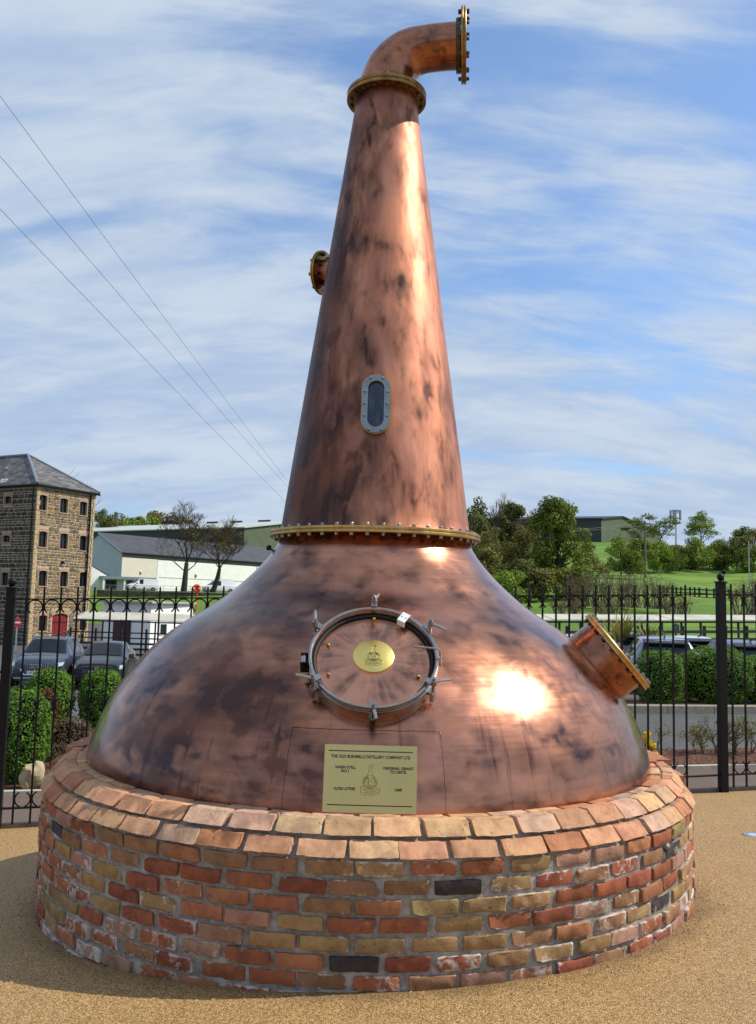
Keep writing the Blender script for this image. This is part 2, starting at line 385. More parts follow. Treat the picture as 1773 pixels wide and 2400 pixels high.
def brick_mat(name, slope=False):
    t = NT(name); co = t.coord('Object'); rnd = t.obj('Random')
    off = t.n('ShaderNodeCombineXYZ'); t.l(t.math('MULTIPLY', rnd, 37.0), off.inputs[0]); t.l(t.math('MULTIPLY', rnd, 91.0), off.inputs[1])
    ad = t.n('ShaderNodeVectorMath', operation='ADD'); t.l(co, ad.inputs[0]); t.l(off.outputs[0], ad.inputs[1]); v = ad.outputs[0]
    base = t.obj('Color')
    a = t.noise(v, 14, 5, 0.6, 0.4); g = t.noise(v, 70, 4, 0.65)
    c = t.mix(t.ramp(a, 0.35, 0.7, 0, 0.75), base, t.mix(1.0, base, (0.55, 0.52, 0.55), 'MULTIPLY'))
    c = t.mix(t.ramp(g, 0.5, 0.78, 0, 0.35), c, t.mix(1.0, base, (1.5, 1.45, 1.35), 'MULTIPLY'))
    pit = t.ramp(t.noise(v, 55, 3, 0.5), 0.66, 0.74, 0, 0.55); c = t.mix(pit, c, (0.05, 0.03, 0.02))
    lim = t.n('ShaderNodeSeparateColor'); t.l(t.noise(v, 1.0, 0, 0, out='Color'), lim.inputs[0])
    sx = t.n('ShaderNodeSeparateXYZ'); t.l(co, sx.inputs[0])
    edge = t.math('MAXIMUM', t.ramp(t.math('ABSOLUTE', sx.outputs['Z']), 0.018, 0.034), t.ramp(t.math('ABSOLUTE', sx.outputs['X']), 0.082, 0.106))
    wh = t.math('ADD', t.math('MULTIPLY', t.noise(v, 17, 6, 0.68, 0.8), 0.85), t.math('MULTIPLY', edge, 0.14))
    oi = t.n('ShaderNodeObjectInfo'); oz = t.n('ShaderNodeSeparateXYZ'); t.l(oi.outputs['Location'], oz.inputs[0])
    th = t.math('ADD', t.math('ADD', 0.615, t.math('MULTIPLY', t.ramp(oz.outputs['Z'], 0.10, 0.60), 0.07)), t.math('MULTIPLY', rnd, -0.23))
    if slope: th = t.math('ADD', th, 0.10)
    f = t.math('MULTIPLY', t.math('SUBTRACT', wh, th), 11.0, clamp=True)
    c = t.mix(t.math('MULTIPLY', f, 0.72), c, (0.60, 0.55, 0.49))
    h = t.math('ADD', t.math('ADD', t.math('MULTIPLY', a, 0.8), t.math('MULTIPLY', g, 0.5)), t.math('MULTIPLY', pit, -0.9))
    t.p(col=c, rough=0.88, spec=0.25, nor=t.bump(h, 0.6, 0.006)); MAT[name] = t.m
brick_mat('brick'); brick_mat('brick_cap', True)
def leaf_mat(name, c0, c1, sc=3.0, tr=0.25):
    t = NT(name); co = t.coord('Object')
    n = t.noise(co, sc, 4, 0.7); c = t.mix(t.ramp(n, 0.32, 0.70), c0, c1)
    g = t.attr('tint'); c = t.mix(1.0, c, g, 'MULTIPLY')
    t.p(col=c, rough=0.65, spec=0.14)
    tr_ = t.n('ShaderNodeBsdfTranslucent'); t.l(t.mix(1.0, c, (1.3, 1.35, 0.6), 'MULTIPLY'), tr_.inputs[0])
    mx = t.n('ShaderNodeMixShader'); mx.inputs[0].default_value = tr; t.l(t.b.outputs[0], mx.inputs[1]); t.l(tr_.outputs[0], mx.inputs[2])
    t.l(mx.outputs[0], t.out.inputs['Surface']); MAT[name] = t.m
leaf_mat('leaf_hedge', (0.05, 0.12, 0.016), (0.16, 0.28, 0.040), 8)
leaf_mat('leaf_brown', (0.075, 0.050, 0.022), (0.19, 0.13, 0.06), 6)
leaf_mat('leaf_red', (0.10, 0.028, 0.018), (0.18, 0.06, 0.035), 8)
leaf_mat('leaf_green', (0.080, 0.115, 0.018), (0.200, 0.235, 0.040), 0.8)
leaf_mat('leaf_bright', (0.11, 0.18, 0.024), (0.25, 0.32, 0.055), 0.8)
leaf_mat('leaf_dark', (0.070, 0.082, 0.028), (0.160, 0.160, 0.052), 0.8)
leaf_mat('leaf_olive', (0.105, 0.110, 0.032), (0.235, 0.205, 0.062), 0.8)
leaf_mat('leaf_golden', (0.16, 0.11, 0.02), (0.32, 0.22, 0.05), 0.8)
leaf_mat('petal_yellow', (0.65, 0.45, 0.01), (0.85, 0.68, 0.03), 8, 0.1)
leaf_mat('leaf_flax', (0.10, 0.13, 0.03), (0.36, 0.30, 0.11), 3.0, 0.15)
leaf_mat('grass_blade', (0.055, 0.13, 0.012), (0.12, 0.24, 0.03), 1.0)
def stone_mat():
    t = NT('rubble_stone'); co = t.coord('Object'); b = t.attr('tint'); n = t.noise(co, 6.0, 5, 0.65)
    c = t.mix(t.ramp(n, 0.35, 0.68), t.mix(1.0, b, (0.62, 0.6, 0.58), 'MULTIPLY'), t.mix(1.0, b, (1.2, 1.18, 1.12), 'MULTIPLY'))
    t.p(col=c, rough=0.93, spec=0.2, nor=t.bump(n, 0.6, 0.03)); MAT['rubble_stone'] = t.m
stone_mat()
def slate_mat(name, c0, c1, sy):
    t = NT(name); co = t.coord('Object')
    b = t.n('ShaderNodeTexBrick'); t.l(t.map(co, (1, 1, 1)), b.inputs['Vector'])
    b.inputs['Color1'].default_value = (*c0, 1); b.inputs['Color2'].default_value = (*c1, 1); b.inputs['Mortar'].default_value = (0.02, 0.02, 0.02, 1)
    b.inputs['Scale'].default_value = 1.0; b.inputs['Brick Width'].default_value = 0.5; b.inputs['Row Height'].default_value = sy
    b.inputs['Mortar Size'].default_value = 0.012; b.inputs['Bias'].default_value = 0.0
    n = t.noise(t.map(co, (0.5, 2, 1)), 2.5, 5, 0.7); c = t.mix(t.ramp(n, 0.5, 0.72, 0, 0.5), b.outputs['Color'], (0.24, 0.22, 0.19))
    t.p(col=c, rough=0.62, spec=0.4, nor=t.bump(n, 0.3, 0.02)); MAT[name] = t.m
slate_mat('slate', (0.045, 0.045, 0.048), (0.17, 0.16, 0.15), 0.22)
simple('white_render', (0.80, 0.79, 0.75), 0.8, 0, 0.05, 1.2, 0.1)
simple('gable_shade', (0.46, 0.49, 0.54), 0.8, 0, 0.05, 1.2, 0.1)  # white warehouse gable, its blue-grey shade put into the colour
simple('cream_render', (0.66, 0.60, 0.49), 0.8, 0, 0.05, 1.2, 0.1)
simple('panel_joint', (0.42, 0.42, 0.41), 0.7)
simple('grey_roof', (0.048, 0.050, 0.056), 0.6, 0, 0.2, 0.7)
simple('pale_roof', (0.42, 0.45, 0.42), 0.5, 0, 0.08, 0.3)
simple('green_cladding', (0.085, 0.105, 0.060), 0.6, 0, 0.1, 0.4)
simple('dark_shaded_cladding', (0.028, 0.038, 0.040), 0.6, 0, 0.1, 0.4)  # shade of the green shed's wall put into the colour; also dark hill shed
simple('lead', (0.20, 0.24, 0.29), 0.5, 0.3, 0.1, 4)
simple('fascia_dark', (0.018, 0.018, 0.02), 0.5)
simple('red_door', (0.22, 0.014, 0.018), 0.45, 0, 0.1, 3)
simple('maroon_door', (0.055, 0.010, 0.013), 0.5, 0, 0.1, 3)
simple('sandstone_quoin', (0.42, 0.31, 0.16), 0.9, 0, 0.2, 6, 0.2)
simple('arch_brick', (0.42, 0.27, 0.17), 0.9, 0, 0.25, 14, 0.2)
simple('white_paint', (0.80, 0.80, 0.79), 0.35, 0, 0.04, 3, coat=0.3)
simple('canopy_sheet', (0.44, 0.42, 0.34), 0.6, 0, 0.15, 1.1)
simple('galvanised', (0.42, 0.44, 0.46), 0.4, 0.8, 0.1, 6)
simple('timber_grey', (0.16, 0.13, 0.10), 0.85, 0, 0.25, 8, 0.2)
simple('timber_black', (0.018, 0.016, 0.015), 0.7, 0, 0.3, 8)
simple('sign_red', (0.55, 0.012, 0.020), 0.4, 0, 0.04)
simple('ring_red', (0.75, 0.045, 0.020), 0.45, 0, 0.06)
simple('sign_green', (0.012, 0.16, 0.075), 0.5, 0, 0.06)
simple('wire', (0.16, 0.17, 0.19), 0.5, 0.3, 0.1)
simple('tyre', (0.012, 0.012, 0.012), 0.8)
simple('alloy', (0.45, 0.46, 0.47), 0.3, 0.9, 0.08)
simple('chrome', (0.75, 0.75, 0.76), 0.12, 1.0, 0.05)
simple('plate_white', (0.78, 0.78, 0.74), 0.4, 0, 0.03)
simple('plate_black', (0.01, 0.01, 0.01), 0.5)
simple('lamp_glass', (0.62, 0.64, 0.66), 0.1, 0.4, 0.2, 20, coat=0.6)
simple('tail_red', (0.35, 0.010, 0.012), 0.2, 0, 0.1, coat=0.5)
simple('trim_black', (0.014, 0.014, 0.015), 0.5)
for nm, c in (('paint_slate', (0.040, 0.055, 0.080)), ('paint_black', (0.006, 0.008, 0.013)), ('paint_silver', (0.22, 0.26, 0.33)), ('paint_white', (0.75, 0.76, 0.78)), ('paint_blue', (0.06, 0.085, 0.14)), ('paint_grey', (0.13, 0.15, 0.18))):
    t = NT(nm); t.p(col=t.mix(t.noise(t.coord('Object'), 3.0, 3, 0.6), tuple(x * 0.9 for x in c), c), rough=0.35, metal=0.35, coat=0.6, coatr=0.04); MAT[nm] = t.m
# ------------------------------------------------------------------ the lie of the land
STILL = Vector((0, 5.7, 0))
def soft(x, lo, hi):
    e = 8.0
    if x > hi: d = min(x - hi, e); return hi + d - d * d / (2 * e)
    if x < lo: d = min(lo - x, e); return lo - d + d * d / (2 * e)
    return x
def terrace_z(x, y):
    return 0.3545 + 0.0411 * soft(x, -8, 8) - 0.0622 * soft(y, -3, 11)
def fence_y(x): return 8.29 + 0.2108 * x
LEFT = [(8, -0.16), (9.5, -0.24), (14, -0.35), (18, -0.6), (24, -1.1), (30, -1.5), (62, -1.7), (70, -1.5), (78, 0.0), (95, 1.35), (117, 1.7), (119.6, 1.75), (120.4, 2.55), (150, 3.0), (200, 4.5), (230, 7), (262, 15), (290, 21), (340, 25), (420, 26)]
RIGHT = [(8, -0.02), (9, -0.07), (11, -0.10), (16, -0.12), (18, -0.16), (23, -0.42), (35, -0.3), (50, 0.2), (60, 0.75), (80, 2.5), (100, 4.2), (120, 6), (150, 9), (200, 14.5), (260, 21.4), (320, 25), (420, 26)]
def land_z(x, y):
    t = sstep(-0.22, 0.20, x / max(y, 1.0))
    return lerp_tab(LEFT, y) * (1 - t) + lerp_tab(RIGHT, y) * t
def sheet(name, xs, ys, zf, mat, smooth=True):
    m = MB(); n = len(xs)
    m.add([(x, y, zf(x, y)) for y in ys for x in xs],
          [(j * n + i, j * n + i + 1, (j + 1) * n + i + 1, (j + 1) * n + i) for j in range(len(ys) - 1) for i in range(n - 1)])
    return m.build(name, MAT[mat], smooth='all' if smooth else False, kind='structure')
def strip(name, us, ss, pos, mat):
    """sheet in (along, across) coordinates; pos(u, s) -> (x, y, z)"""
    m = MB(); n = len(us)
    m.add([pos(u, s) for s in ss for u in us],
          [(j * n + i, j * n + i + 1, (j + 1) * n + i + 1, (j + 1) * n + i) for j in range(len(ss) - 1) for i in range(n - 1)])
    return m.build(name, MAT[mat], smooth='all', kind='structure')
def frange(a, b, n): return [a + (b - a) * i / (n - 1) for i in range(n)]

# ground: one sheet out to the horizon, under everything
m = MB(); m.lathe([(0.5, -3.4), (60, -3.4), (600, -3.6), (6000, -3.6)], 48); m.build('ground', MAT['soil'], kind='structure')
# terrace of resin-bound gravel up to the railings
xs = frange(-40, 40, 81)
strip('terrace', xs, frange(0, 1, 60), lambda u, s: (lambda y: (u, y, terrace_z(u, y)))(-40 + (min(fence_y(u), 14) + 0.10 + 40) * s), 'resin_gravel')
def near_z(x, y):
    """just beyond the railings the land joins the terrace, farther out it follows the valley"""
    s = y - fence_y(x); a = terrace_z(x, y); b = land_z(x, y); t = sstep(0.0, 3.0, s); return a * (1 - t) + b * t
us = frange(-16, 16, 65)
strip('footpath', us, frange(0.10, 1.72, 8), lambda u, s: (u, fence_y(u) + s, near_z(u, fence_y(u) + s) - 0.03), 'footpath')
def bed_edge(u): return 2.75 + 3.6 * sstep(-0.5, -2.5, u)
strip('mulch_bed', us, frange(0, 1, 12), lambda u, s: (lambda q: (u, fence_y(u) + q, near_z(u, fence_y(u) + q) + 0.05 * sin(pi * s) + 0.03 * math.sin(u * 9 + q * 14)))(1.70 + (bed_edge(u) - 1.70) * s), 'mulch')
strip('road', frange(-40, 40, 81), [0] + frange(0.02, 1, 30), lambda u, s: (lambda q: (u, fence_y(u) + q, near_z(u, fence_y(u) + q) - 0.02))(bed_edge(u) - 0.05 + 36 * s), 'tarmac')
# hill, lawns and fields: rows follow the valley profile
rows = [26 + i * 2 for i in range(12)] + [50 + i * 3 for i in range(34)] + [152 + i * 8 for i in range(18)] + [300, 330, 370, 420, 520, 700, 1000]
cols = frange(-0.85, 0.85, 61)
def hill_z(x, y):
    z = land_z(x, y)
    if y > 60: z += (0.25 * sin(x * 0.11 + y * 0.05) + 0.18 * sin(x * 0.31 - y * 0.13)) * sstep(60, 110, y) * (0.3 if x < 0 else 1)
    if y > 420: z -= (y - 420) * 0.03
    return z
m = MB(); n = len(cols)
m.add([(u * y, y, hill_z(u * y, y) - (0.08 if y < 46 else 0)) for y in rows for u in cols],
      [(j * n + i, j * n + i + 1, (j + 1) * n + i + 1, (j + 1) * n + i) for j in range(len(rows) - 1) for i in range(n - 1)])
m.build('hillside', MAT['grass'], smooth='all', kind='structure')
strip('yard', frange(-34, -4, 31), frange(38, 75, 26), lambda u, s: (u, s, hill_z(u, s) + 0.07), 'tarmac')
# kerb and soil of the island bed on the right, in front of the parked cars
def island_z(u, s): y = fence_y(u) + s; return near_z(u, y)
isl = [u for u in frange(0.8, 9.0, 42)]
strip('island_bed', isl, frange(7.25, 9.6, 6), lambda u, s: (u, fence_y(u) + s, island_z(u, s) + 0.10), 'mulch')
kerb = place('kerb', None); kerb['kind'] = 'structure'
for i in range(9):
    u0, u1 = 0.8 + i * 0.92, 0.8 + (i + 1) * 0.92 - 0.012
    mm = MB(); vs = []
    for u in (u0, u1):
        for s, z in ((7.08, -0.05), (7.08, 0.115), (7.10, 0.13), (7.25, 0.13), (7.25, -0.05)):
            vs.append((u, fence_y(u) + s, island_z(u, s) + z))
    mm.add(vs, [(0, 1, 6, 5), (1, 2, 7, 6), (2, 3, 8, 7), (3, 4, 9, 8), (4, 3, 2, 1, 0), (5, 6, 7, 8, 9)])
    mm.build('kerb_stone', MAT['kerb_stone'], kerb)
# edging board under the railings and between path and bed
m = MB(); 
for u0, u1 in zip(us, us[1:]):
    for s0, s1, z0, z1, in ((0.02, 0.10, -0.1, 0.035),):
        q = [(u0, fence_y(u0) + s0), (u1, fence_y(u1) + s0), (u1, fence_y(u1) + s1), (u0, fence_y(u0) + s1)]
        m.add([(x, y, near_z(x, y) + z) for z in (z0, z1) for x, y in q], [(4, 5, 6, 7), (0, 1, 5, 4), (2, 3, 7, 6)])
m.build('edging', MAT['timber_grey'], kind='structure')
m = MB()
for u0, u1 in zip(us, us[1:]):
    q = [(u0, fence_y(u0) + 1.66), (u1, fence_y(u1) + 1.66), (u1, fence_y(u1) + 1.74), (u0, fence_y(u0) + 1.74)]
    m.add([(x, y, near_z(x, y) + z) for z in (-0.1, 0.015) for x, y in q], [(4, 5, 6, 7), (0, 1, 5, 4), (2, 3, 7, 6)])
m.build('path_edge', MAT['pale_concrete'], kind='structure')
# ------------------------------------------------------------------ brick plinth
PL = thing('brick_plinth', 'round plinth of reclaimed red and buff bricks under the copper still', 'plinth', (0, 5.7, 0))
RW, NB, CH, ZC = 1.90, 54, 0.075, 0.639
def rough_brick(L, H, Dp, seed, slope=None, ir=1.0):
    """worn brick: bevelled box with jittered edges. local x along, y outward, z up"""
    r = random.Random(seed); bm = bmesh.new()
    bmesh.ops.create_cube(bm, size=1.0)
    for v in bm.verts: v.co = Vector((v.co.x * L, v.co.y * Dp, v.co.z * H))
    if slope:
        for v in bm.verts:
            if v.co.z > 0 and v.co.y > 0: v.co.y -= slope[0]
    lx = [e for e in bm.edges if abs((e.verts[0].co - e.verts[1].co).x) > L * 0.5]
    bmesh.ops.subdivide_edges(bm, edges=lx, cuts=4, use_grid_fill=True)
    bmesh.ops.bevel(bm, geom=[e for e in bm.edges if e.calc_face_angle(0) > 0.3], offset=0.0052 * ir, segments=2, profile=0.5, affect='EDGES')
    for v in bm.verts:
        if v.co.y > -Dp * 0.3:
            v.co.x += r.uniform(-1, 1) * 0.0026; v.co.z += r.uniform(-1, 1) * 0.0028; v.co.y += r.uniform(-1, 1) * 0.0028
    # sag the ends so that no two corners are equally crisp
    for sx in (-1, 1):
        for sz in (-1, 1):
            k = r.choice((0.0, 0.001, 0.002, 0.004, 0.010 if ir > 0.9 else 0.004)) * ir
            for v in bm.verts:
                d = (Vector((v.co.x - sx * L / 2, 0, v.co.z - sz * H / 2))).length
                if d < 0.05: v.co.x -= sx * k * (1 - d / 0.05); v.co.z -= sz * k * 0.7 * (1 - d / 0.05)
    me = bpy.data.meshes.new('brick'); bm.to_mesh(me); bm.free()
    me.polygons.foreach_set('use_smooth', [True] * len(me.polygons)); me.set_sharp_from_angle(angle=radians(50))
    return me
step = 2 * pi * RW / NB
WALLB = [rough_brick(step - 0.021, 0.0590, 0.10, 100 + i) for i in range(9)]
for w in WALLB: w.materials.append(MAT['brick'])
TONES = [((0.33, 0.115, 0.055), 24), ((0.39, 0.165, 0.085), 18), ((0.27, 0.085, 0.045), 14), ((0.31, 0.165, 0.085), 18), ((0.37, 0.225, 0.100), 14), ((0.33, 0.225, 0.095), 5), ((0.060, 0.048, 0.045), 3), ((0.38, 0.215, 0.145), 8)]
CAPT = [((0.55, 0.285, 0.155), 40), ((0.57, 0.335, 0.175), 26), ((0.50, 0.215, 0.105), 16), ((0.55, 0.335, 0.22), 14), ((0.38, 0.31, 0.26), 3), ((0.57, 0.39, 0.20), 6)]
def pick(tab, r):
    x = r.uniform(0, sum(w for _, w in tab))
    for c, w in tab:
        x -= w
        if x <= 0: break
    k = r.uniform(0.85, 1.12); return tuple(q * k * r.uniform(0.96, 1.04) for q in c)
br = random.Random(21)
back = MB()
def seen(a, pad=6):   # a: angle from the side facing the camera
    a = (a + pi) % (2 * pi) - pi
    return abs(a) < radians(71 + pad)
def add_brick(me, a, r, z, tilt=0.0, tab=TONES, mat=None, low=None):
    x, y = r * sin(a), -r * cos(a)
    o = place('brick', me, mat, (x, 5.7 + y, z), (tilt, br.uniform(-0.012, 0.012), a + pi + br.uniform(-0.01, 0.01)), PL, color=pick(tab, br))
    return o
def back_brick(me, a, r, z):
    R = Matrix.Translation((r * sin(a), 5.7 - r * cos(a), z)) @ Matrix.Rotation(a + pi, 4, 'Z')
    back.add([R @ v.co for v in me.vertices], [tuple(p.vertices) for p in me.polygons])
SIMPLE = MB().box((0, 0, 0), (step - 0.013, 0.10, 0.0635)).mesh('b')
for row in range(10):
    z = ZC - CH * (row + 0.5)
    for k in range(NB):
        a = 2 * pi * (k + 0.5 * (row % 2) + 0.27) / NB + br.uniform(-0.006, 0.006)
        aa = (a + pi) % (2 * pi) - pi
        gz = terrace_z(RW * sin(a), 5.7 - RW * cos(a))
        if z + 0.034 < gz: continue
        if seen(a): add_brick(br.choice(WALLB), a, RW - 0.05 + br.uniform(-0.009, 0.007), z + br.uniform(-0.002, 0.002))
        else: back_brick(SIMPLE, a, RW - 0.05, z)
# chamfered coping: two bevelled courses set back from each other, then flat bricks against the pot
NC = 54
C1 = [rough_brick(2 * pi * 1.90 / NC - 0.015, 0.057, 0.115, 300 + i, (0.050,), 0.8) for i in range(6)]
C2 = [rough_brick(2 * pi * 1.845 / NC - 0.015, 0.057, 0.115, 330 + i, (0.058,), 0.8) for i in range(6)]
C3 = [rough_brick(2 * pi * 1.70 / NC - 0.012, 0.05, 0.058, 360 + i, None, 0.8) for i in range(5)]
for w in C1 + C2 + C3: w.materials.append(MAT['brick_cap'])
for k in range(NC):
    for r, z, tab, off, sm in ((1.908 - 0.0575, ZC + 0.033, C1, 0.1, 0.0), (1.85 - 0.0575, ZC + 0.107, C2, 0.6, 0.0), (1.70, ZC + 0.108, C3, 0.25, 0.0)):
        a = 2 * pi * (k + off) / NC + br.uniform(-0.005, 0.005)
        if seen(a, 14): add_brick(br.choice(tab), a, r + br.uniform(-0.004, 0.004), z + br.uniform(-0.003, 0.003), tab=CAPT)
        else: back_brick(SIMPLE, a, r + 0.005, z)
o = back.build('back_brick', MAT['brick'], PL, kind='stuff'); o.color = (0.40, 0.17, 0.09, 1)
m = MB()
m.lathe([(RW - 0.011, -0.35), (RW - 0.011, ZC + 0.004), (1.880, ZC + 0.008), (1.840, ZC + 0.056), (1.826, ZC + 0.066), (1.822, ZC + 0.078), (1.782, ZC + 0.122), (1.755, ZC + 0.124), (1.66, ZC + 0.126), (1.60, ZC + 0.1)], 160, Matrix.Translation((0, 5.7, 0)))
m.build('mortar', MAT['mortar'], PL, smooth=True)

# ------------------------------------------------------------------ the copper still
ST = thing('copper_pot_still', 'tall polished copper pot still with tapering neck and bent top pipe', 'pot still', (0, 5.7, 0.74))
ax = Matrix.Translation((0, 5.7, 0))
KN = [(0.70, 1.684), (0.76, 1.680), (0.82, 1.672), (0.88, 1.657), (0.97, 1.627), (1.07, 1.583), (1.18, 1.521), (1.30, 1.433), (1.42, 1.322), (1.54, 1.176), (1.66, 0.992), (1.77, 0.852), (1.88, 0.739), (1.98, 0.655), (2.085, 0.592)]
zk = np.array([k[0] for k in KN]); rk = np.array([k[1] for k in KN])
def spline(zk, rk):
    n = len(zk); h = np.diff(zk); A = np.eye(n); b = np.zeros(n)
    for i in range(1, n - 1):
        A[i, i - 1] = h[i - 1]; A[i, i] = 2 * (h[i - 1] + h[i]); A[i, i + 1] = h[i]
        b[i] = 6 * ((rk[i + 1] - rk[i]) / h[i] - (rk[i] - rk[i - 1]) / h[i - 1])
    mm = np.linalg.solve(A, b)
    def f(z):
        i = int(np.clip(np.searchsorted(zk, z) - 1, 0, n - 2)); d = z - zk[i]; hh = h[i]
        return float(rk[i] + d * ((rk[i + 1] - rk[i]) / hh - hh * (2 * mm[i] + mm[i + 1]) / 6) + d * d * mm[i] / 2 + d ** 3 * (mm[i + 1] - mm[i]) / (6 * hh))
    return f
pot_r = spline(zk, rk)
def pot_slope(z): return (pot_r(z + 0.004) - pot_r(z - 0.004)) / 0.008
def pot_pt(a, z, off=0.0):
    """point on the pot; a from the camera side, positive to the right"""
    r = pot_r(z); n = Vector((sin(a), -cos(a), -pot_slope(z))).normalized()
    return Vector((r * sin(a), 5.7 - r * cos(a), z)) + n * off, n
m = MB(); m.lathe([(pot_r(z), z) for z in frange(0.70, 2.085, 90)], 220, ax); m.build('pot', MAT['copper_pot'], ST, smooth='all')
def neck_r(z): return 0.6047 - 0.4124 * (z - 2.1) / 3
m = MB(); m.lathe([(neck_r(2.12) + 0.006, 2.118), (neck_r(2.13) + 0.003, 2.135)] + [(neck_r(z), z) for z in frange(2.15, 5.03, 60)], 160, ax); m.build('neck', MAT['copper_neck'], ST, smooth='all')
def hexbolt(mb, M, r, h, washer=True):
    if washer: mb.lathe([(0.0, 0.0), (r * 1.25, 0.0), (r * 1.25, h * 0.18), (0.0, h * 0.18)], 10, M)
    mb.lathe([(0.0, h * 0.18), (r, h * 0.18), (r, h * 0.85), (r * 0.8, h), (0.0, h)], 6, M)
def flange(name, M, R, r_in, th, nb, rb, bolt_r, bolt_h, mat, bmat, parent, gap=0.004, both=True, bmat2=None, lip=0.0):
    """two bolted rings about local z, split at z=0"""
    root = MB(); e = 0.003
    for z0, z1 in ((-th, -gap / 2), (gap / 2, th)):
        root.lathe([(r_in, z0), (R - e, z0), (R, z0 + e), (R, z1 - e), (R - e, z1), (r_in, z1), (r_in, z0)], 96, M)
    root.lathe([(r_in, -gap / 2), (R - 0.006, -gap / 2), (R - 0.006, gap / 2), (r_in, gap / 2)], 96, M)
    fo = root.build(name, MAT[mat], parent, smooth=True)
    proto = MB(); hexbolt(proto, Matrix.Identity(4), bolt_r, bolt_h); pm = proto.mesh('bolt', True); pm.materials.append(MAT[bmat])
    pm2 = pm
    if bmat2: pm2 = proto.mesh('bolt', True); pm2.materials.append(MAT[bmat2])
    for k in range(nb):
        t = 2 * pi * (k + 0.5) / nb
        for s in ((1, -1) if both else (1,)):
            L = M @ Matrix.Translation((rb * cos(t), rb * sin(t), s * th)) @ (Matrix.Identity(4) if s > 0 else Matrix.Rotation(pi, 4, 'X')) @ Matrix.Rotation(RND.uniform(0, 1), 4, 'Z')
            place('bolt', pm if s > 0 else pm2, None, L.translation, L.to_euler(), fo)
    return fo
flange('neck_flange', Matrix.Translation((0, 5.7, 2.106)), 0.668, 0.57, 0.019, 44, 0.635, 0.0115, 0.018, 'brass', 'bolt_steel', ST)
flange('head_flange', Matrix.Translation((0, 5.7, 5.058)), 0.266, 0.19, 0.026, 18, 0.236, 0.011, 0.018, 'brass_dark', 'bolt_dark', ST)
# thin copper collar under the neck flange
m = MB(); m.lathe([(0.592, 2.082), (0.606, 2.075), (0.618, 2.03), (0.6215, 2.021), (0.6185, 2.020)], 160, ax); m.build('collar', MAT['copper_pipe'], ST, smooth='all')
# bent pipe on top
ec = at(1085, 105, 5.66)
P0 = Vector((0, 5.7, 5.083)); P3 = Vector((0.485, 5.64, 5.412))
ctrl = [P0, Vector((0.0, 5.7, 5.15)), Vector((0.04, 5.70, 5.275)), Vector((0.145, 5.69, 5.375)), Vector((0.29, 5.67, 5.408)), P3]
path = []; rad = []
for i in range(len(ctrl) - 1):
    a, b, c, d = ctrl[max(i - 1, 0)], ctrl[i], ctrl[i + 1], ctrl[min(i + 2, len(ctrl) - 1)]
    for k in range(9):
        t = k / 9; path.append(0.5 * ((2 * b) + (c - a) * t + (2 * a - 5 * b + 4 * c - d) * t * t + (3 * b - a - 3 * c + d) * t ** 3))
path.append(P3); N = len(path)
rad = [0.198 - 0.050 * min(1, (i / (N - 1)) * 1.35) for i in range(N)]
m = MB(); m.tube(path, rad, 64); eb = m.build('elbow_pipe', MAT['copper_pipe'], ST, smooth=True)
edir = (path[-1] - path[-3]).normalized(); edir = Vector((0.985, -0.10, 0.015)).normalized()
flange('elbow_flange', axis_frame(P3 + edir * 0.022, edir), 0.236, 0.10, 0.017, 12, 0.208, 0.011, 0.020, 'brass_dark', 'bolt_dark', ST)
m = MB(); m.lathe([(0.0, 0.0), (0.15, 0.0), (0.15, 0.02), (0.0, 0.02)], 40, axis_frame(P3 + edir * 0.015, edir)); m.build('blank_disc', MAT['brass_dark'], ST, smooth=True)
m = MB(); m.lathe([(0.158, -0.03), (0.168, -0.028), (0.170, 0.0)], 48, axis_frame(P3, edir)); m.build('weld_collar', MAT['bolt_dark'], ST, smooth=True)
# side stub on the neck
zl = 3.905; al = radians(-116)
nb0 = Vector((neck_r(zl) * sin(al), 5.7 - neck_r(zl) * cos(al), zl)); nd = Vector((sin(al), -cos(al), 0.10)).normalized()
m = MB(); m.tube([nb0 - nd * 0.08, nb0 + nd * 0.085], 0.088, 40); m.build('stub_pipe', MAT['copper_pipe'], ST, smooth=True)
flange('stub_flange', axis_frame(nb0 + nd * 0.095, nd), 0.148, 0.05, 0.012, 8, 0.122, 0.013, 0.02, 'brass', 'bolt_dark', ST)
m = MB(); m.lathe([(0.0, 0.012), (0.1, 0.012), (0.1, 0.018), (0.0, 0.018)], 32, axis_frame(nb0 + nd * 0.095, nd)); m.build('blank_disc', MAT['brass_dark'], ST, smooth=True)
# large nozzle on the shoulder
pb, nn = pot_pt(radians(77.5), 1.355)
nn = Vector((0.755, -0.165, 0.635)).normalized()
m = MB(); m.lathe([(0.232, -0.22), (0.232, 0.09), (0.236, 0.118)], 64, axis_frame(pb, nn)); m.build('nozzle_pipe', MAT['copper_pipe'], ST, smooth=True)
m = MB(); m.lathe([(0.2325, -0.05), (0.239, -0.02), (0.236, 0.012), (0.2325, 0.02)], 64, axis_frame(pb, nn)); 
flange('nozzle_flange', axis_frame(pb + nn * 0.138, nn), 0.273, 0.10, 0.017, 20, 0.250, 0.0105, 0.018, 'brass', 'bolt_steel', ST, bmat2='bolt_dark')
m = MB(); m.lathe([(0.0, 0.0), (0.22, 0.0), (0.22, 0.016), (0.0, 0.016)], 48, axis_frame(pb + nn * 0.138, nn)); m.build('blank_disc', MAT['brass'], ST, smooth=True)
# small knob high on the left shoulder
kp, kn = pot_pt(radians(-84), 2.0)
m = MB(); m.tube([kp - kn * 0.01, kp + kn * 0.025], 0.006, 8); m.lathe([(0.0, 0.018), (0.014, 0.022), (0.019, 0.034), (0.014, 0.046), (0.0, 0.05)], 16, axis_frame(kp, kn)); m.build('knob', MAT['black_rubber'], ST, smooth=True)
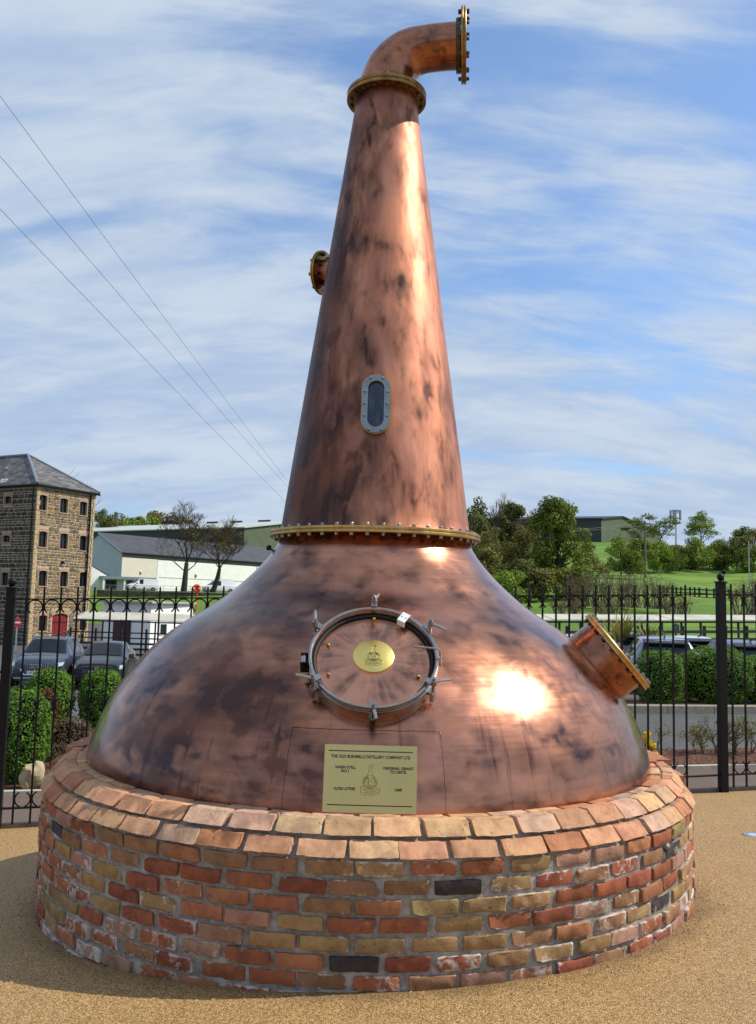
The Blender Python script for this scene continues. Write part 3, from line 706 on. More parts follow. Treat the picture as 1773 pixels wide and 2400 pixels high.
# ---- manhole
MC, MN = pot_pt(0.005, 1.380); MN = Vector((0.01, -0.73, 0.683)).normalized(); MM = axis_frame(MC, MN); MM = axis_frame(MC + MN * 0.0, MN)
RM = 0.298
m = MB(); m.lathe([(RM - 0.006, -0.16), (RM + 0.002, -0.16), (RM + 0.002, 0.075), (RM - 0.006, 0.075)], 120, MM); mh = m.build('manhole_collar', MAT['steel'], ST, smooth=True)
m = MB(); m.lathe([(RM + 0.002, 0.052), (RM + 0.010, 0.054), (RM + 0.010, 0.062), (RM + 0.002, 0.064)], 120, MM); m.build('band', MAT['steel'], mh, smooth=True)
prof = [(RM - 0.016 + 0.011 * cos(t), 0.092 + 0.009 * sin(t)) for t in frange(0, 2 * pi, 13)]
m = MB(); m.lathe([(RM + 0.004, 0.072), (RM + 0.009, 0.082), (RM + 0.008, 0.094), (RM + 0.004, 0.098), (RM - 0.002, 0.098), (RM - 0.006, 0.094), (RM - 0.013, 0.045), (RM - 0.010, 0.040)], 120, MM); rim = m.build('rim', MAT['steel'], mh, smooth=True)
m = MB(); m.lathe([(RM - 0.013, 0.060), (RM - 0.019, 0.064), (RM - 0.024, 0.060), (RM - 0.024, 0.050), (RM - 0.013, 0.046)], 120, MM); m.build('gasket', MAT['black_rubber'], mh, smooth=True)
m = MB(); m.lathe([(0.0, 0.066)] + [(r, 0.066 - 0.018 * (r / 0.30) ** 2) for r in frange(0.02, 0.282, 14)] + [(0.282, 0.03)], 96)
lid = m.mesh('lid', 'all'); lidm = MM @ Matrix.Identity(4)
lo = place('lid', lid, MAT['copper_lid'], MM.translation, MM.to_euler(), mh)
DM = MM @ Matrix.Translation((0, 0.012, 0))
m = MB(); m.lathe([(0.0, 0.075), (0.094, 0.075), (0.097, 0.073), (0.097, 0.060)], 64, DM); m.build('emblem_disc', MAT['brass_disc'], mh, smooth=True)
def rel(M, x, y, z=0.0): return M @ Vector((x, y, z))
def clamp(t, flip=1):
    M = MM @ Matrix.Rotation(t, 4, 'Z') @ Matrix.Translation((RM + 0.024, 0, 0)) @ Matrix.Scale(1.08, 4)
    mb = MB()
    mb.box(M @ Vector((-0.006, 0, 0.045)), (0.034, 0.030, 0.020), M.to_3x3())
    mb.box(M @ Vector((0.006, 0, 0.02)), (0.018, 0.022, 0.05), M.to_3x3())
    mb.tube([M @ Vector((0.006, 0, 0.0)), M @ Vector((0.004, 0, 0.145))], 0.0075, 10)
    mb.lathe([(0.0, 0.100), (0.013, 0.100), (0.013, 0.128), (0.0, 0.128)], 6, M @ Matrix.Translation((0.005, 0, 0)))
    mb.tube([M @ Vector((0.004, 0.0, 0.118)), M @ Vector((0.030, flip * 0.040, 0.112)), M @ Vector((0.050, flip * 0.068, 0.105))], [0.0085, 0.0075, 0.0065], 8)
    mb.box(M @ Vector((-0.012, 0, 0.107)), (0.040, 0.026, 0.010), M.to_3x3())
    mb.build('wing_clamp', MAT['steel'], mh, smooth=True)
for t, fl in ((90, -0.3), (150, -1), (212, -0.9), (270, 0.2), (327, 0.9), (33, -0.9)): clamp(radians(t), fl)
M2 = MM @ Matrix.Rotation(radians(58), 4, 'Z')
m = MB(); m.box(M2 @ Vector((RM - 0.022, 0, 0.102)), (0.058, 0.042, 0.004), M2.to_3x3()); m.box(M2 @ Vector((RM - 0.05, 0, 0.085)), (0.004, 0.042, 0.036), M2.to_3x3())
br_ = m.build('stop_plate', MAT['plate_white'], mh)
for dy in (-0.011, 0.011):
    m = MB(); m.lathe([(0.0, 0.1045), (0.0035, 0.1045), (0.0035, 0.1055), (0.0, 0.1055)], 8, M2 @ Matrix.Translation((RM - 0.022, dy, 0))); m.build('screw', MAT['bolt_dark'], br_)
m = MB(); m.tube([rel(MM, 0.316, -0.03, 0.06), rel(MM, 0.313, 0.0, 0.125), rel(MM, 0.303, 0.012, 0.135), rel(MM, 0.19, 0.025, 0.135)], 0.0048, 8); m.build('lever', MAT['bolt_steel'], mh, smooth=True)
m = MB()
for dy in (-0.028, 0.028): m.box(rel(MM, -0.320, dy - 0.02, 0.05), (0.046, 0.007, 0.07), MM.to_3x3())
m.tube([rel(MM, -0.327, -0.062, 0.062), rel(MM, -0.327, 0.020, 0.062)], 0.013, 12); m.build('hinge', MAT['black_iron'], mh, smooth=True)
m = MB(); m.tube([rel(MM, -0.327, -0.045, 0.064), rel(MM, -0.327, 0.012, 0.064)], 0.0155, 12); m.build('hinge_barrel', MAT['steel'], mh, smooth=True)
for t, r in ((90, 0.252), (205, 0.232), (335, 0.232), (160, 0.232)):
    m = MB(); m.lathe([(0.0, 0.05), (0.009, 0.05), (0.009, 0.066), (0.006, 0.072), (0.0, 0.074)], 12, MM @ Matrix.Translation((r * cos(radians(t)), r * sin(radians(t)), 0))); m.build('stud', MAT['brass'], mh, smooth=True)
m = MB(); m.lathe([(RM + 0.0015, -0.035), (RM + 0.008, -0.038)], 8, MM)
# ---- emblem: outline of a still on a brick base, drawn as raised lines
def emblem(mb, M, s, w):
    def line(pts): mb.tube([M @ Vector((x * s, y * s, 0)) for x, y in pts], w, 4, cap=True)
    bel = [(0.5 * cos(t) * 0.86, 0.02 + 0.36 * sin(t)) for t in frange(radians(112), radians(428), 30)]
    line(bel); line([(x * 0.86, 0.02 + (y - 0.02) * 0.86) for x, y in bel])
    for k in (0.62, 0.74): line([(x * k, 0.02 + (y - 0.02) * k * 1.1) for x, y in bel[:9]]); line([(x * k, 0.02 + (y - 0.02) * k * 1.1) for x, y in bel[-9:]])
    line([(-0.16, 0.36), (-0.075, 0.66), (-0.05, 0.86), (0.03, 0.95), (0.17, 0.96), (0.18, 0.88), (0.09, 0.86), (0.05, 0.78), (0.08, 0.62), (0.16, 0.36)])
    line([(-0.17, 0.36), (0.17, 0.36)])
    for dx in (0.0, 0.045):
        line([(-0.13 + dx, -0.17), (-0.13 + dx, 0.22), (0.06, 0.22), (0.11, 0.17), (0.11, 0.08), (0.06, 0.03), (-0.05, 0.03)])
        line([(-0.05, 0.03), (0.08, 0.03), (0.14, -0.03), (0.14, -0.12), (0.08, -0.17), (-0.13 + dx, -0.17)])
    line([(-0.55, -0.30), (-0.40, -0.22), (0.40, -0.22), (0.55, -0.30), (0.55, -0.66), (0.30, -0.74), (-0.30, -0.74), (-0.55, -0.66), (-0.55, -0.30), (-0.30, -0.37), (0.30, -0.37), (0.55, -0.30)])
    for j, y in enumerate((-0.49, -0.61)): line([(-0.55, y + 0.07), (-0.30, y), (0.30, y), (0.55, y + 0.07)])
    for j, y in enumerate((-0.37, -0.49, -0.61)):
        for k in range(3): x = -0.24 + 0.2 * k + 0.1 * (j % 2); line([(x, y), (x, y - 0.12)])
m = MB(); emblem(m, DM @ Matrix.Translation((0, -0.006, 0.0755)), 0.071, 0.0011); m.build('emblem', MAT['etching'], mh)
# ---- welded patch and name plate at the foot of the pot
m = MB(); AA, ZZ = frange(-0.228, 0.206, 26), frange(0.745, 1.112, 14); n = len(AA); vs = []
for j, z in enumerate(ZZ):
    for i, a in enumerate(AA):
        off = 0.0030 if 0 < i < n - 1 and j < len(ZZ) - 1 else -0.002
        vs.append(pot_pt(a, z + 0.004 * sin(a * 20), off)[0])
m.add(vs, [(j * n + i, j * n + i + 1, (j + 1) * n + i + 1, (j + 1) * n + i) for j in range(len(ZZ) - 1) for i in range(n - 1)])
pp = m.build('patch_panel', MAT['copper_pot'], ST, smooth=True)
for a0, a1, z0, z1 in ((-0.229, -0.229, 0.75, 1.113), (-0.229, 0.207, 1.113, 1.113), (0.207, 0.207, 0.75, 1.113), (0.112, 0.112, 0.75, 1.113)):
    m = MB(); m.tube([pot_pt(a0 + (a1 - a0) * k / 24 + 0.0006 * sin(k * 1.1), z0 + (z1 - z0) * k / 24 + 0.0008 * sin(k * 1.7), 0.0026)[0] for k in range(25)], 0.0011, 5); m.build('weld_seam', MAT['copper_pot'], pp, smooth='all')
bl, br2, tr2, tl = [at(x, y, Y) for x, y, Y in ((755.5, 1903, 4.012), (976.5, 1909, 4.012), (977, 1749, 4.055), (762, 1744, 4.055))]
cxp = (bl + br2) / 2; up = ((tl + tr2) / 2 - cxp); PW, PH = (br2 - bl).length, up.length
PMx = frame(cxp, br2 - bl, up); outn = PMx.to_3x3() @ Vector((0, 0, 1))
if outn.y > 0: outn = -outn
m = MB(); pts = []
NX = 14
for j in range(2):
    for i in range(NX + 1):
        x = (i / NX - 0.5) * PW; bow = -0.012 * (2 * x / PW) ** 2
        pts.append(PMx @ Vector((x, j * PH, bow)))
k = NX + 1
pts += [p - outn * 0.003 for p in pts]
fs = [(i, i + 1, k + i + 1, k + i) for i in range(NX)] + [(2 * k + i + 1, 2 * k + i, 3 * k + i, 3 * k + i + 1) for i in range(NX)] + [(k + i, k + i + 1, 3 * k + i + 1, 3 * k + i) for i in range(NX)] + [(i + 1, i, 2 * k + i, 2 * k + i + 1) for i in range(NX)] + [(0, k, 3 * k, 2 * k), (k - 1, 3 * k - 1, 4 * k - 1, 2 * k - 1)]
m.add(pts, fs); npl = m.build('name_plate', MAT['brass_plate'], ST, smooth=True)
def text_mesh(body, size, align='CENTER', bold=0.0, extr=0.0, shear=0.0):
    cu = bpy.data.curves.new('text', 'FONT'); cu.body = body; cu.size = size; cu.align_x = align; cu.align_y = 'CENTER'
    cu.offset = bold; cu.extrude = extr; cu.resolution_u = 2; cu.shear = shear
    to = bpy.data.objects.new('text', cu); COL.objects.link(to); dg = bpy.context.evaluated_depsgraph_get()
    me = bpy.data.meshes.new_from_object(to.evaluated_get(dg)); bpy.data.objects.remove(to); bpy.data.curves.remove(cu)
    me.materials.clear(); return me
def lettering(name, body, M, size, mat, parent, align='CENTER', bold=0.0, sx=1.0, bow=None, shear=0.0):
    me = text_mesh(body, size, align, bold, 0.0, shear)
    me.transform(Matrix.Diagonal((sx, 1, 1, 1)))
    if bow: 
        for v in me.vertices:
            v.co.z += bow(v.co.x)
    me.transform(M); return place(name, me, MAT[mat], parent=parent)
def on_plate(x, y): return PMx @ Matrix.Translation((x, y, 0.0012))
bow = lambda x0: (lambda x: -0.012 * (2 * (x + x0) / PW) ** 2)
for txt, x, y, sz in (('THE OLD BUSHMILLS DISTILLERY COMPANY LTD', 0, 0.822, 0.0178), ('WASH STILL', -0.27, 0.66, 0.0165), ('NO.1', -0.27, 0.605, 0.0165), ('ORIGINAL GRANT', 0.30, 0.66, 0.0165), ('TO DISTIL', 0.30, 0.605, 0.0165), ('15,920 LITRES', -0.275, 0.345, 0.0165), ('1608', 0.30, 0.345, 0.0165)):
    lettering('lettering', txt, on_plate(x * PW, y * PH), sz, 'engraving', npl, bold=0.0007, bow=bow(x * PW), sx=(0.90 if len(txt) > 20 else 1.0))
for y in (0.905, 0.108):
    m = MB()
    xs_ = frange(-0.455 * PW, 0.455 * PW, 13)
    m.add([PMx @ Vector((x, y * PH + dy, -0.012 * (2 * x / PW) ** 2 + 0.0012)) for dy in (-0.0022, 0.0022) for x in xs_], [(i, i + 1, 13 + i + 1, 13 + i) for i in range(12)]); m.build('rule', MAT['engraving'], npl)
m = MB(); emblem(m, PMx @ Matrix.Translation((0, 0.455 * PH, 0.0)), 0.076, 0.0011); m.build('emblem', MAT['etching'], npl)
# ---- sight glass
sc = at(882, 948, 5.18); zs_ = sc.z; a_s = atan2(sc.x, 0.5)
sa = -0.030; sb = Vector((neck_r(zs_) * sin(sa), 5.7 - neck_r(zs_) * cos(sa), zs_)); sn = Vector((sin(sa), -cos(sa), 0.1375)).normalized(); SM = axis_frame(sb, sn)
def stadium(w, h, n=14):
    r = w / 2; k = h / 2 - r
    return [(r * cos(t), k + r * sin(t)) for t in frange(0, pi, n)] + [(r * cos(t), -k + r * sin(t)) for t in frange(pi, 2 * pi, n)]
def stadium_ring(mb, M, w, h, wi, hi, z0, z1):
    A, B = stadium(w, h), stadium(wi, hi); n = len(A); vs = []
    for z in (z0, z1):
        for P in (A, B): vs += [M @ Vector((x, y, z)) for x, y in P]
    fs = []
    for i in range(n):
        j = (i + 1) % n; fs += [(2 * n + i, 2 * n + j, 3 * n + j, 3 * n + i), (i, j, 2 * n + j, 2 * n + i), (3 * n + i, 3 * n + j, n + j, n + i)]
    mb.add(vs, fs)
m = MB(); stadium_ring(m, SM, 0.174, 0.372, 0.10, 0.29, -0.03, 0.020); sg = m.build('sight_glass', MAT['brass'], ST, smooth=True)
m = MB(); stadium_ring(m, SM, 0.164, 0.360, 0.096, 0.288, 0.020, 0.030); m.build('frame', MAT['steel_frame'], sg, smooth=True)
m = MB(); m.add([SM @ Vector((x, y, 0.008)) for x, y in stadium(0.102, 0.294)], [tuple(range(28))]); m.build('pane', MAT['sight_pane'], sg)
pr = MB(); pr.lathe([(0.0, 0.0), (0.0085, 0.0), (0.0085, 0.004), (0.006, 0.009), (0.0, 0.011)], 12); prm = pr.mesh('rivet', True); prm.materials.append(MAT['bolt_steel'])
for x, y in ((0.036, 0.160), (-0.036, 0.160), (0.036, -0.160), (-0.036, -0.160)) + tuple((sx * 0.066, yy) for sx in (-1, 1) for yy in (0.075, 0.0, -0.075)):
    L = SM @ Matrix.Translation((x, y, 0.030)); place('rivet', prm, None, L.translation, L.to_euler(), sg)
# ------------------------------------------------------------------ iron railings
FL, FR = Vector((-3.075, 7.66, 0)), Vector((3.49, 9.03, 0)); FD = (FR - FL); FLEN = FD.length; FD.normalize()
FN = thing('iron_railing', 'black iron railing with ring ornaments and ball topped posts behind the still', 'railing', (-3.03, 7.66, terrace_z(-3.03, 7.66)))
def rail_at(s, zl, zr):  # s metres from the left post
    p = FL + FD * s; t = s / FLEN; return Vector((p.x, p.y, zl + (zr - zl) * t))
TOPL, TOPR = 1.645, 1.872; BOTL, BOTR = -0.085, 0.100
def zrail(s, kind):
    l, r = {'top': (TOPL, TOPR), 'bot': (BOTL, BOTR), 'tip': (TOPL + 0.105, TOPR + 0.108), 'foot': (BOTL - 0.13, BOTR - 0.125)}[kind]
    return l + (r - l) * s / FLEN
def fp(s, z): p = FL + FD * s; return Vector((p.x, p.y, z))
S0, S1 = -0.05, FLEN + 1.6
for knd in ('top', 'bot'):
    for a, b in ((S0, FLEN / 2), (FLEN / 2, FLEN - 0.0), (FLEN, S1)):
        m = MB(); c = (fp(a, zrail(a, knd)) + fp(b, zrail(b, knd))) / 2; d = fp(b, zrail(b, knd)) - fp(a, zrail(a, knd))
        R = frame((0, 0, 0), d, Vector((-FD.y, FD.x, 0))).to_3x3(); m.box(c, (d.length, 0.040, 0.011 if knd == 'top' else 0.013), R); m.build('rail', MAT['black_iron'], FN)
ORNR = 0.0615
def arcs(mb, c, r, spans):
    for a0, a1 in spans:
        pts = [c + FD * (r * cos(t)) + Vector((0, 0, r * sin(t))) for t in frange(radians(a0), radians(a1), 14)]
        mb.tube(pts, 0.0068, 5)
px_l = [57.5, 97, 136, 176, 216, 255, 293.6, 332, 371, 408.6, 446]
ss = [0.1265 + 0.1375 * i for i in range(46)]
ss = [s for s in ss if s < FLEN - 0.10] + [FLEN + 0.115 + 0.143 * i for i in range(11)]
pk = {}
for i, s in enumerate(ss):
    z0, z1 = zrail(s, 'foot'), zrail(s, 'tip'); h = round(z1 - z0, 2)
    if h not in pk:
        m = MB(); w = 0.0075
        m.add([(-w, -w, 0), (w, -w, 0), (w, w, 0), (-w, w, 0), (-w, -w, h - 0.012), (w, -w, h - 0.012), (w, w, h - 0.012), (-w, w, h - 0.012), (0, 0, h)],
              [(3, 2, 1, 0), (0, 1, 5, 4), (1, 2, 6, 5), (2, 3, 7, 6), (3, 0, 4, 7), (4, 5, 8), (5, 6, 8), (6, 7, 8), (7, 4, 8)])
        pk[h] = m.mesh('picket'); pk[h].materials.append(MAT['black_iron'])
    place('picket', pk[h], None, fp(s, z0), (0, 0, atan2(FD.y, FD.x)), FN)
    if i + 1 < len(ss) and ss[i + 1] - s < 0.16:
        c = (s + ss[i + 1]) / 2
        for z, sp in ((zrail(c, 'top') - 0.068, [(-55, 235)]), (zrail(c, 'top') - 0.895, [(-75, 62), (118, 255)]), (zrail(c, 'bot') + 0.068, [(-70, 62), (118, 250)])):
            m = MB(); arcs(m, fp(c, z), ORNR, sp); m.build('ring', MAT['black_iron'], FN)
for s, zt in ((0.0, 1.735), (FLEN / 2, 1.86), (FLEN, 1.99)):
    zb = terrace_z(*(fp(s, 0)[:2])) - 0.05; p = fp(s, 0)
    m = MB(); R = Matrix.Rotation(atan2(FD.y, FD.x), 3, 'Z')
    m.box((p.x, p.y, (zb + zt) / 2), (0.074, 0.074, zt - zb), R); m.box((p.x, p.y, zt + 0.006), (0.092, 0.092, 0.012), R)
    po = m.build('post', MAT['black_iron'], FN)
    m = MB(); m.lathe([(0.0, 0.0), (0.022, 0.0), (0.018, 0.010), (0.028, 0.018)] + [(0.036 * sin(t), 0.046 - 0.036 * cos(t)) for t in frange(0.7, pi, 9)], 20, Matrix.Translation((p.x, p.y, zt + 0.012))); m.build('ball_cap', MAT['black_iron'], po, smooth=True)

# small round ground light in the terrace
gp = at(1768, 1957, 1.0); d = gp - Vector((0, 0, EYE)); 
t_ = 6.0
for _ in range(40):
    p = Vector((0, 0, EYE)) + d * t_; e_ = p.z - terrace_z(p.x, p.y); t_ += e_ * 2.0
gl = thing('ground_light', 'round steel ground cover set flush in the gravel near the right edge', 'ground light', (p.x, p.y, terrace_z(p.x, p.y)))
GM = Matrix.Translation((p.x, p.y, terrace_z(p.x, p.y)))
m = MB(); m.lathe([(0.045, -0.02), (0.045, 0.004), (0.075, 0.006), (0.082, 0.001), (0.082, -0.02)], 32, GM); m.build('bezel', MAT['galvanised'], gl, smooth=True)
m = MB(); m.lathe([(0.0, 0.003), (0.045, 0.003)], 32, GM); m.build('lens', MAT['lamp_glass'], gl)

# loose stones that gather on the resin surface, most of them against the plinth
rs = np.random.RandomState(17); m = MB(); rr = random.Random(17)
for k in range(2600):
    if k < 1500: a = rr.uniform(-1.5, 1.5); d_ = 1.905 + abs(rr.gauss(0, 0.10)); x, y = d_ * sin(a), 5.7 - d_ * cos(a)
    else: x, y = rr.uniform(-3.2, 3.2), rr.uniform(2.2, 8.0)
    if hypot(x, y - 5.7) < 1.9: continue
    z = terrace_z(x, y); s = rr.uniform(0.0025, 0.006); q = rr.uniform(0, 6.3); k_ = rr.uniform(0.5, 1.3); c = (0.40 * k_, 0.26 * k_, 0.11 * k_)
    P = [(x + s * cos(q + t) * rr.uniform(.7, 1.2), y + s * sin(q + t) * rr.uniform(.7, 1.2), z) for t in (0, 1.57, 3.14, 4.71)] + [(x + s * .2, y, z + s * rr.uniform(.7, 1.2))]
    m.add(P, [(0, 1, 4), (1, 2, 4), (2, 3, 4), (3, 0, 4)], c)
m.build('loose_gravel', MAT['rubble_stone'], kind='stuff', color=True)
# ------------------------------------------------------------------ leaves and shrubs
def leaf_mesh(name, pts, nrm, size, rs, mat, asp=0.55, tint=0.22, curl=0.25):
    """one folded leaf (two triangles each side) at every point"""
    n = len(pts); pts = np.asarray(pts); nrm = np.asarray(nrm)
    a = rs.normal(size=(n, 3)); a -= nrm * (a * nrm).sum(1)[:, None]; a /= np.linalg.norm(a, axis=1)[:, None] + 1e-9
    b = np.cross(nrm, a); s = size * rs.uniform(0.65, 1.25, size=(n, 1))
    V = np.stack([pts - a * s * 0.5, pts + b * s * asp * 0.5 + nrm * s * curl * 0.4, pts + a * s * 0.5, pts - b * s * asp * 0.5 + nrm * s * curl * 0.4], 1).reshape(-1, 3)
    me = bpy.data.meshes.new(name); me.vertices.add(4 * n); me.vertices.foreach_set('co', V.astype(np.float32).ravel())
    idx = np.arange(4 * n).reshape(n, 4); tri = np.concatenate([idx[:, [0, 1, 2]], idx[:, [0, 2, 3]]], 1).reshape(-1)
    me.loops.add(len(tri)); me.loops.foreach_set('vertex_index', tri.astype(np.int32))
    me.polygons.add(2 * n); me.polygons.foreach_set('loop_start', np.arange(0, 6 * n, 3, dtype=np.int32))
    try: me.polygons.foreach_set('loop_total', np.full(2 * n, 3, dtype=np.int32))
    except Exception: pass
    me.update(calc_edges=True)
    ca = me.color_attributes.new('tint', 'FLOAT_COLOR', 'POINT'); g = 1 + tint * rs.normal(size=(n, 1)); h = 1 + tint * 0.4 * rs.normal(size=(n, 1))
    C = np.clip(np.concatenate([g * h, g, g / np.clip(h, 0.5, 2), np.ones((n, 1))], 1), 0.25, 2.0); ca.data.foreach_set('color', np.repeat(C, 4, 0).astype(np.float32).ravel())
    me.materials.append(MAT[mat]); return me
def clump_points(clumps, n, rs, shell=0.45, jit=0.6):
    """points and rough normals spread through a set of ellipsoid clumps (cx,cy,cz,rx,ry,rz)"""
    C = np.array(clumps); vol = (C[:, 3] * C[:, 4] * C[:, 5]) ** (2 / 3); ids = rs.choice(len(C), n, p=vol / vol.sum())
    d = rs.normal(size=(n, 3)); d /= np.linalg.norm(d, axis=1)[:, None]; r = rs.uniform(0, 1, size=(n, 1)) ** (1 / 3); r = shell + (1.08 - shell) * r
    P = C[ids, :3] + d * C[ids, 3:6] * r
    nr = d + jit * rs.normal(size=(n, 3)) + np.array([0, 0, 0.35]); nr /= np.linalg.norm(nr, axis=1)[:, None]
    return P, nr
def hedge(name, label, base, w, dpt, h, n, mat, seed, size=0.032, group=None, cat='hedge', boxy=2.6, core=True):
    """clipped shrub: superellipsoid of leaves over a dark twiggy core"""
    rs = np.random.RandomState(seed); base = Vector(base); root = thing(name, label, cat, base, group)
    d = rs.normal(size=(n, 3)); k = (np.abs(d) ** boxy).sum(1) ** (1 / boxy); d /= k[:, None]
    bump = 1 + 0.055 * np.sin(d[:, 0:1] * 9 + seed) * np.cos(d[:, 2:3] * 8 + 2 * seed) + 0.03 * np.sin(d[:, 1:2] * 13 + d[:, 2:3] * 7)
    r = (1 - 0.20 * rs.uniform(0, 1, size=(n, 1)) ** 2.2) * bump + (rs.uniform(size=(n, 1)) > 0.965) * rs.uniform(0.0, 0.16, size=(n, 1))
    S = np.array([w / 2, dpt / 2, h / 2]); P = d * r * S + np.array([base.x, base.y, base.z + h / 2 * 0.99])
    nr = d / S; nr /= np.linalg.norm(nr, axis=1)[:, None]; nr = nr + 0.65 * rs.normal(size=(n, 3)) + [0, 0, 0.4]; nr /= np.linalg.norm(nr, axis=1)[:, None]
    place('foliage', leaf_mesh('foliage', P, nr, size, rs, mat), parent=root)
    if core:
        m = MB(); vs = []; NA, NE = 20, 11
        for j in range(NE):
            e = -pi / 2 + pi * j / (NE - 1)
            for i in range(NA):
                a = 2 * pi * i / NA; q = np.array([cos(e) * cos(a), cos(e) * sin(a), sin(e)]); q = q / (np.abs(q) ** boxy).sum() ** (1 / boxy) * S * 0.80; vs.append((base.x + q[0], base.y + q[1], base.z + h / 2 * 0.99 + q[2]))
        m.add(vs, [(j * NA + i, j * NA + (i + 1) % NA, (j + 1) * NA + (i + 1) % NA, (j + 1) * NA + i) for j in range(NE - 1) for i in range(NA)]); m.build('inner_foliage', MAT[mat], root, smooth='all')
        m = MB(); rr = random.Random(seed); tw = 16
        for i in range(tw):
            a = rr.uniform(0, 2 * pi); e = rr.uniform(0.2, 1.0); tip = base + Vector((w * 0.42 * cos(a) * e, dpt * 0.42 * sin(a) * e, h * rr.uniform(0.55, 0.95)))
            mid = base.lerp(tip, 0.4) + Vector((rr.uniform(-.04, .04), rr.uniform(-.04, .04), 0)); m.tube([base + Vector((rr.uniform(-.05, .05), rr.uniform(-.05, .05), -0.05)), mid, tip], [0.012, 0.008, 0.003], 5)
        m.build('stem', MAT['bark'], root)
    return root
def shrub_pos(px, Y): p = at(px, 1500, Y); return (p.x, Y, near_z(p.x, Y) + 0.02)
def hsize(px, Y): return px * Y / F
hedge('clipped_shrub', 'largest bright green clipped shrub beside the left railing post', shrub_pos(62, 9.75), 0.60, 0.62, 0.93, 9000, 'leaf_hedge', 1, 0.034, 'green clipped shrubs')
hedge('clipped_shrub', 'rounded green clipped shrub in front of the grey parked car', shrub_pos(126, 14.3), 0.70, 0.7, 0.90, 7000, 'leaf_hedge', 2, 0.042, 'green clipped shrubs')
hedge('clipped_shrub', 'green clipped shrub half hidden by the still, before the black car', shrub_pos(246, 14.6), 0.68, 0.7, 0.90, 7000, 'leaf_hedge', 3, 0.042, 'green clipped shrubs')
hedge('brown_hedge', 'low brown leafless hedge beside the left edge of the brick plinth', shrub_pos(172, 10.9), 0.62, 0.5, 0.50, 3600, 'leaf_brown', 4, 0.028, cat='hedge')
hedge('red_shrub', 'small reddish brown shrub between the green clipped shrubs', shrub_pos(112, 12.4), 0.42, 0.4, 0.72, 1300, 'leaf_red', 5, 0.030, cat='shrub')
hedge('clipped_shrub', 'narrow dark green clipped shrub right of the copper nozzle', shrub_pos(1546, 17.6), 0.84, 0.9, 1.06, 8000, 'leaf_hedge', 6, 0.045, 'green clipped shrubs', boxy=3.4)
hedge('clipped_shrub', 'broad green clipped hedge behind the right railing post', shrub_pos(1672, 17.9), 1.42, 1.0, 1.14, 13000, 'leaf_hedge', 7, 0.045, 'green clipped shrubs', boxy=3.0)
hedge('clipped_shrub', 'green clipped shrub cut by the right edge of the picture', shrub_pos(1778, 18.1), 0.80, 0.9, 1.0, 6000, 'leaf_hedge', 9, 0.045, 'green clipped shrubs', boxy=3.2)
# thin winter shrubs in the right-hand mulch bed
def twig_shrub(label, base, w, h, seed, leaves=500, mat='leaf_olive', lean=0.0, name='bare_shrub'):
    rr = random.Random(seed); rs = np.random.RandomState(seed); base = Vector(base); root = thing(name, label, 'shrub', base); m = MB(); tips = []
    def grow(p, d, L, r, lv):
        q = p + d * L; mid = p.lerp(q, 0.5) + Vector((rr.uniform(-1, 1), rr.uniform(-1, 1), rr.uniform(-.4, .4))) * L * 0.12
        m.tube([p, mid, q], [r, r * 0.85, r * 0.65], 4, cap=False); tips.append((q + mid) / 2); tips.append(q)
        if lv > 0:
            for _ in range(rr.choice((2, 3, 3))):
                nd = (d + Vector((rr.gauss(0, 1), rr.gauss(0, 1), rr.gauss(0.25, 0.6))) * 0.62).normalized(); grow(q, nd, L * rr.uniform(0.55, 0.85), r * 0.6, lv - 1)
    for _ in range(4):
        grow(base + Vector((rr.uniform(-.05, .05), rr.uniform(-.05, .05), -0.03)), Vector((rr.gauss(lean, 0.35), rr.gauss(0, 0.3), 1)).normalized(), h * 0.36, 0.012, 3)
    m.build('branches', MAT['twig'], root)
    if leaves:
        T = np.array([tuple(t) for t in tips]); ids = rs.choice(len(T), leaves); P = T[ids] + rs.normal(size=(leaves, 3)) * 0.025
        nr = rs.normal(size=(leaves, 3)); nr /= np.linalg.norm(nr, axis=1)[:, None]; place('leaves', leaf_mesh('leaves', P, nr, 0.026, rs, mat), parent=root)
twig_shrub('thin bare shrub beside the yellow flowers', shrub_pos(1536, 11.3), 0.3, 0.45, 31, 260, lean=-0.4)
twig_shrub('small leafy shrub in the mulch bed left of the right post', shrub_pos(1640, 11.5), 0.4, 0.42, 32, 900)
twig_shrub('tangled bare shrub right of the right railing post', shrub_pos(1716, 11.4), 0.4, 0.50, 33, 420)
twig_shrub('upright sparse shrub behind the right railing post', shrub_pos(1676, 11.7), 0.3, 0.60, 34, 220)
twig_shrub('slim green shoots at the right edge of the mulch bed', shrub_pos(1762, 11.5), 0.2, 0.58, 35, 420, 'leaf_bright')
twig_shrub('bare brown shrub in front of the brown hedge', shrub_pos(158, 10.4), 0.3, 0.40, 36, 200, 'leaf_brown')
yb = shrub_pos(1522, 10.9); yf = thing('yellow_flowers', 'clump of yellow flowers at the right rim of the brick plinth', 'flowers', yb); rs = np.random.RandomState(5)
P, nr = clump_points([(yb[0] + dx, yb[1] + dy, yb[2] + 0.17 + dz, .045, .045, .04) for dx, dy, dz in ((0, 0, 0.05), (-.05, .02, .1), (.04, .03, .02), (-.03, 0, -.04), (.05, 0, -.07), (-.02, .03, .15))], 700, rs); place('petals', leaf_mesh('petals', P, nr, 0.03, rs, 'petal_yellow'), parent=yf, kind='stuff')
m = MB()
for k in range(8): m.tube([Vector(yb) + Vector((RND.uniform(-.03, .03), 0, 0)), Vector(yb) + Vector((RND.uniform(-.06, .06), RND.uniform(-.03, .03), RND.uniform(.1, .24)))], 0.004, 4)
m.build('stem', MAT['leaf_olive'], yf)
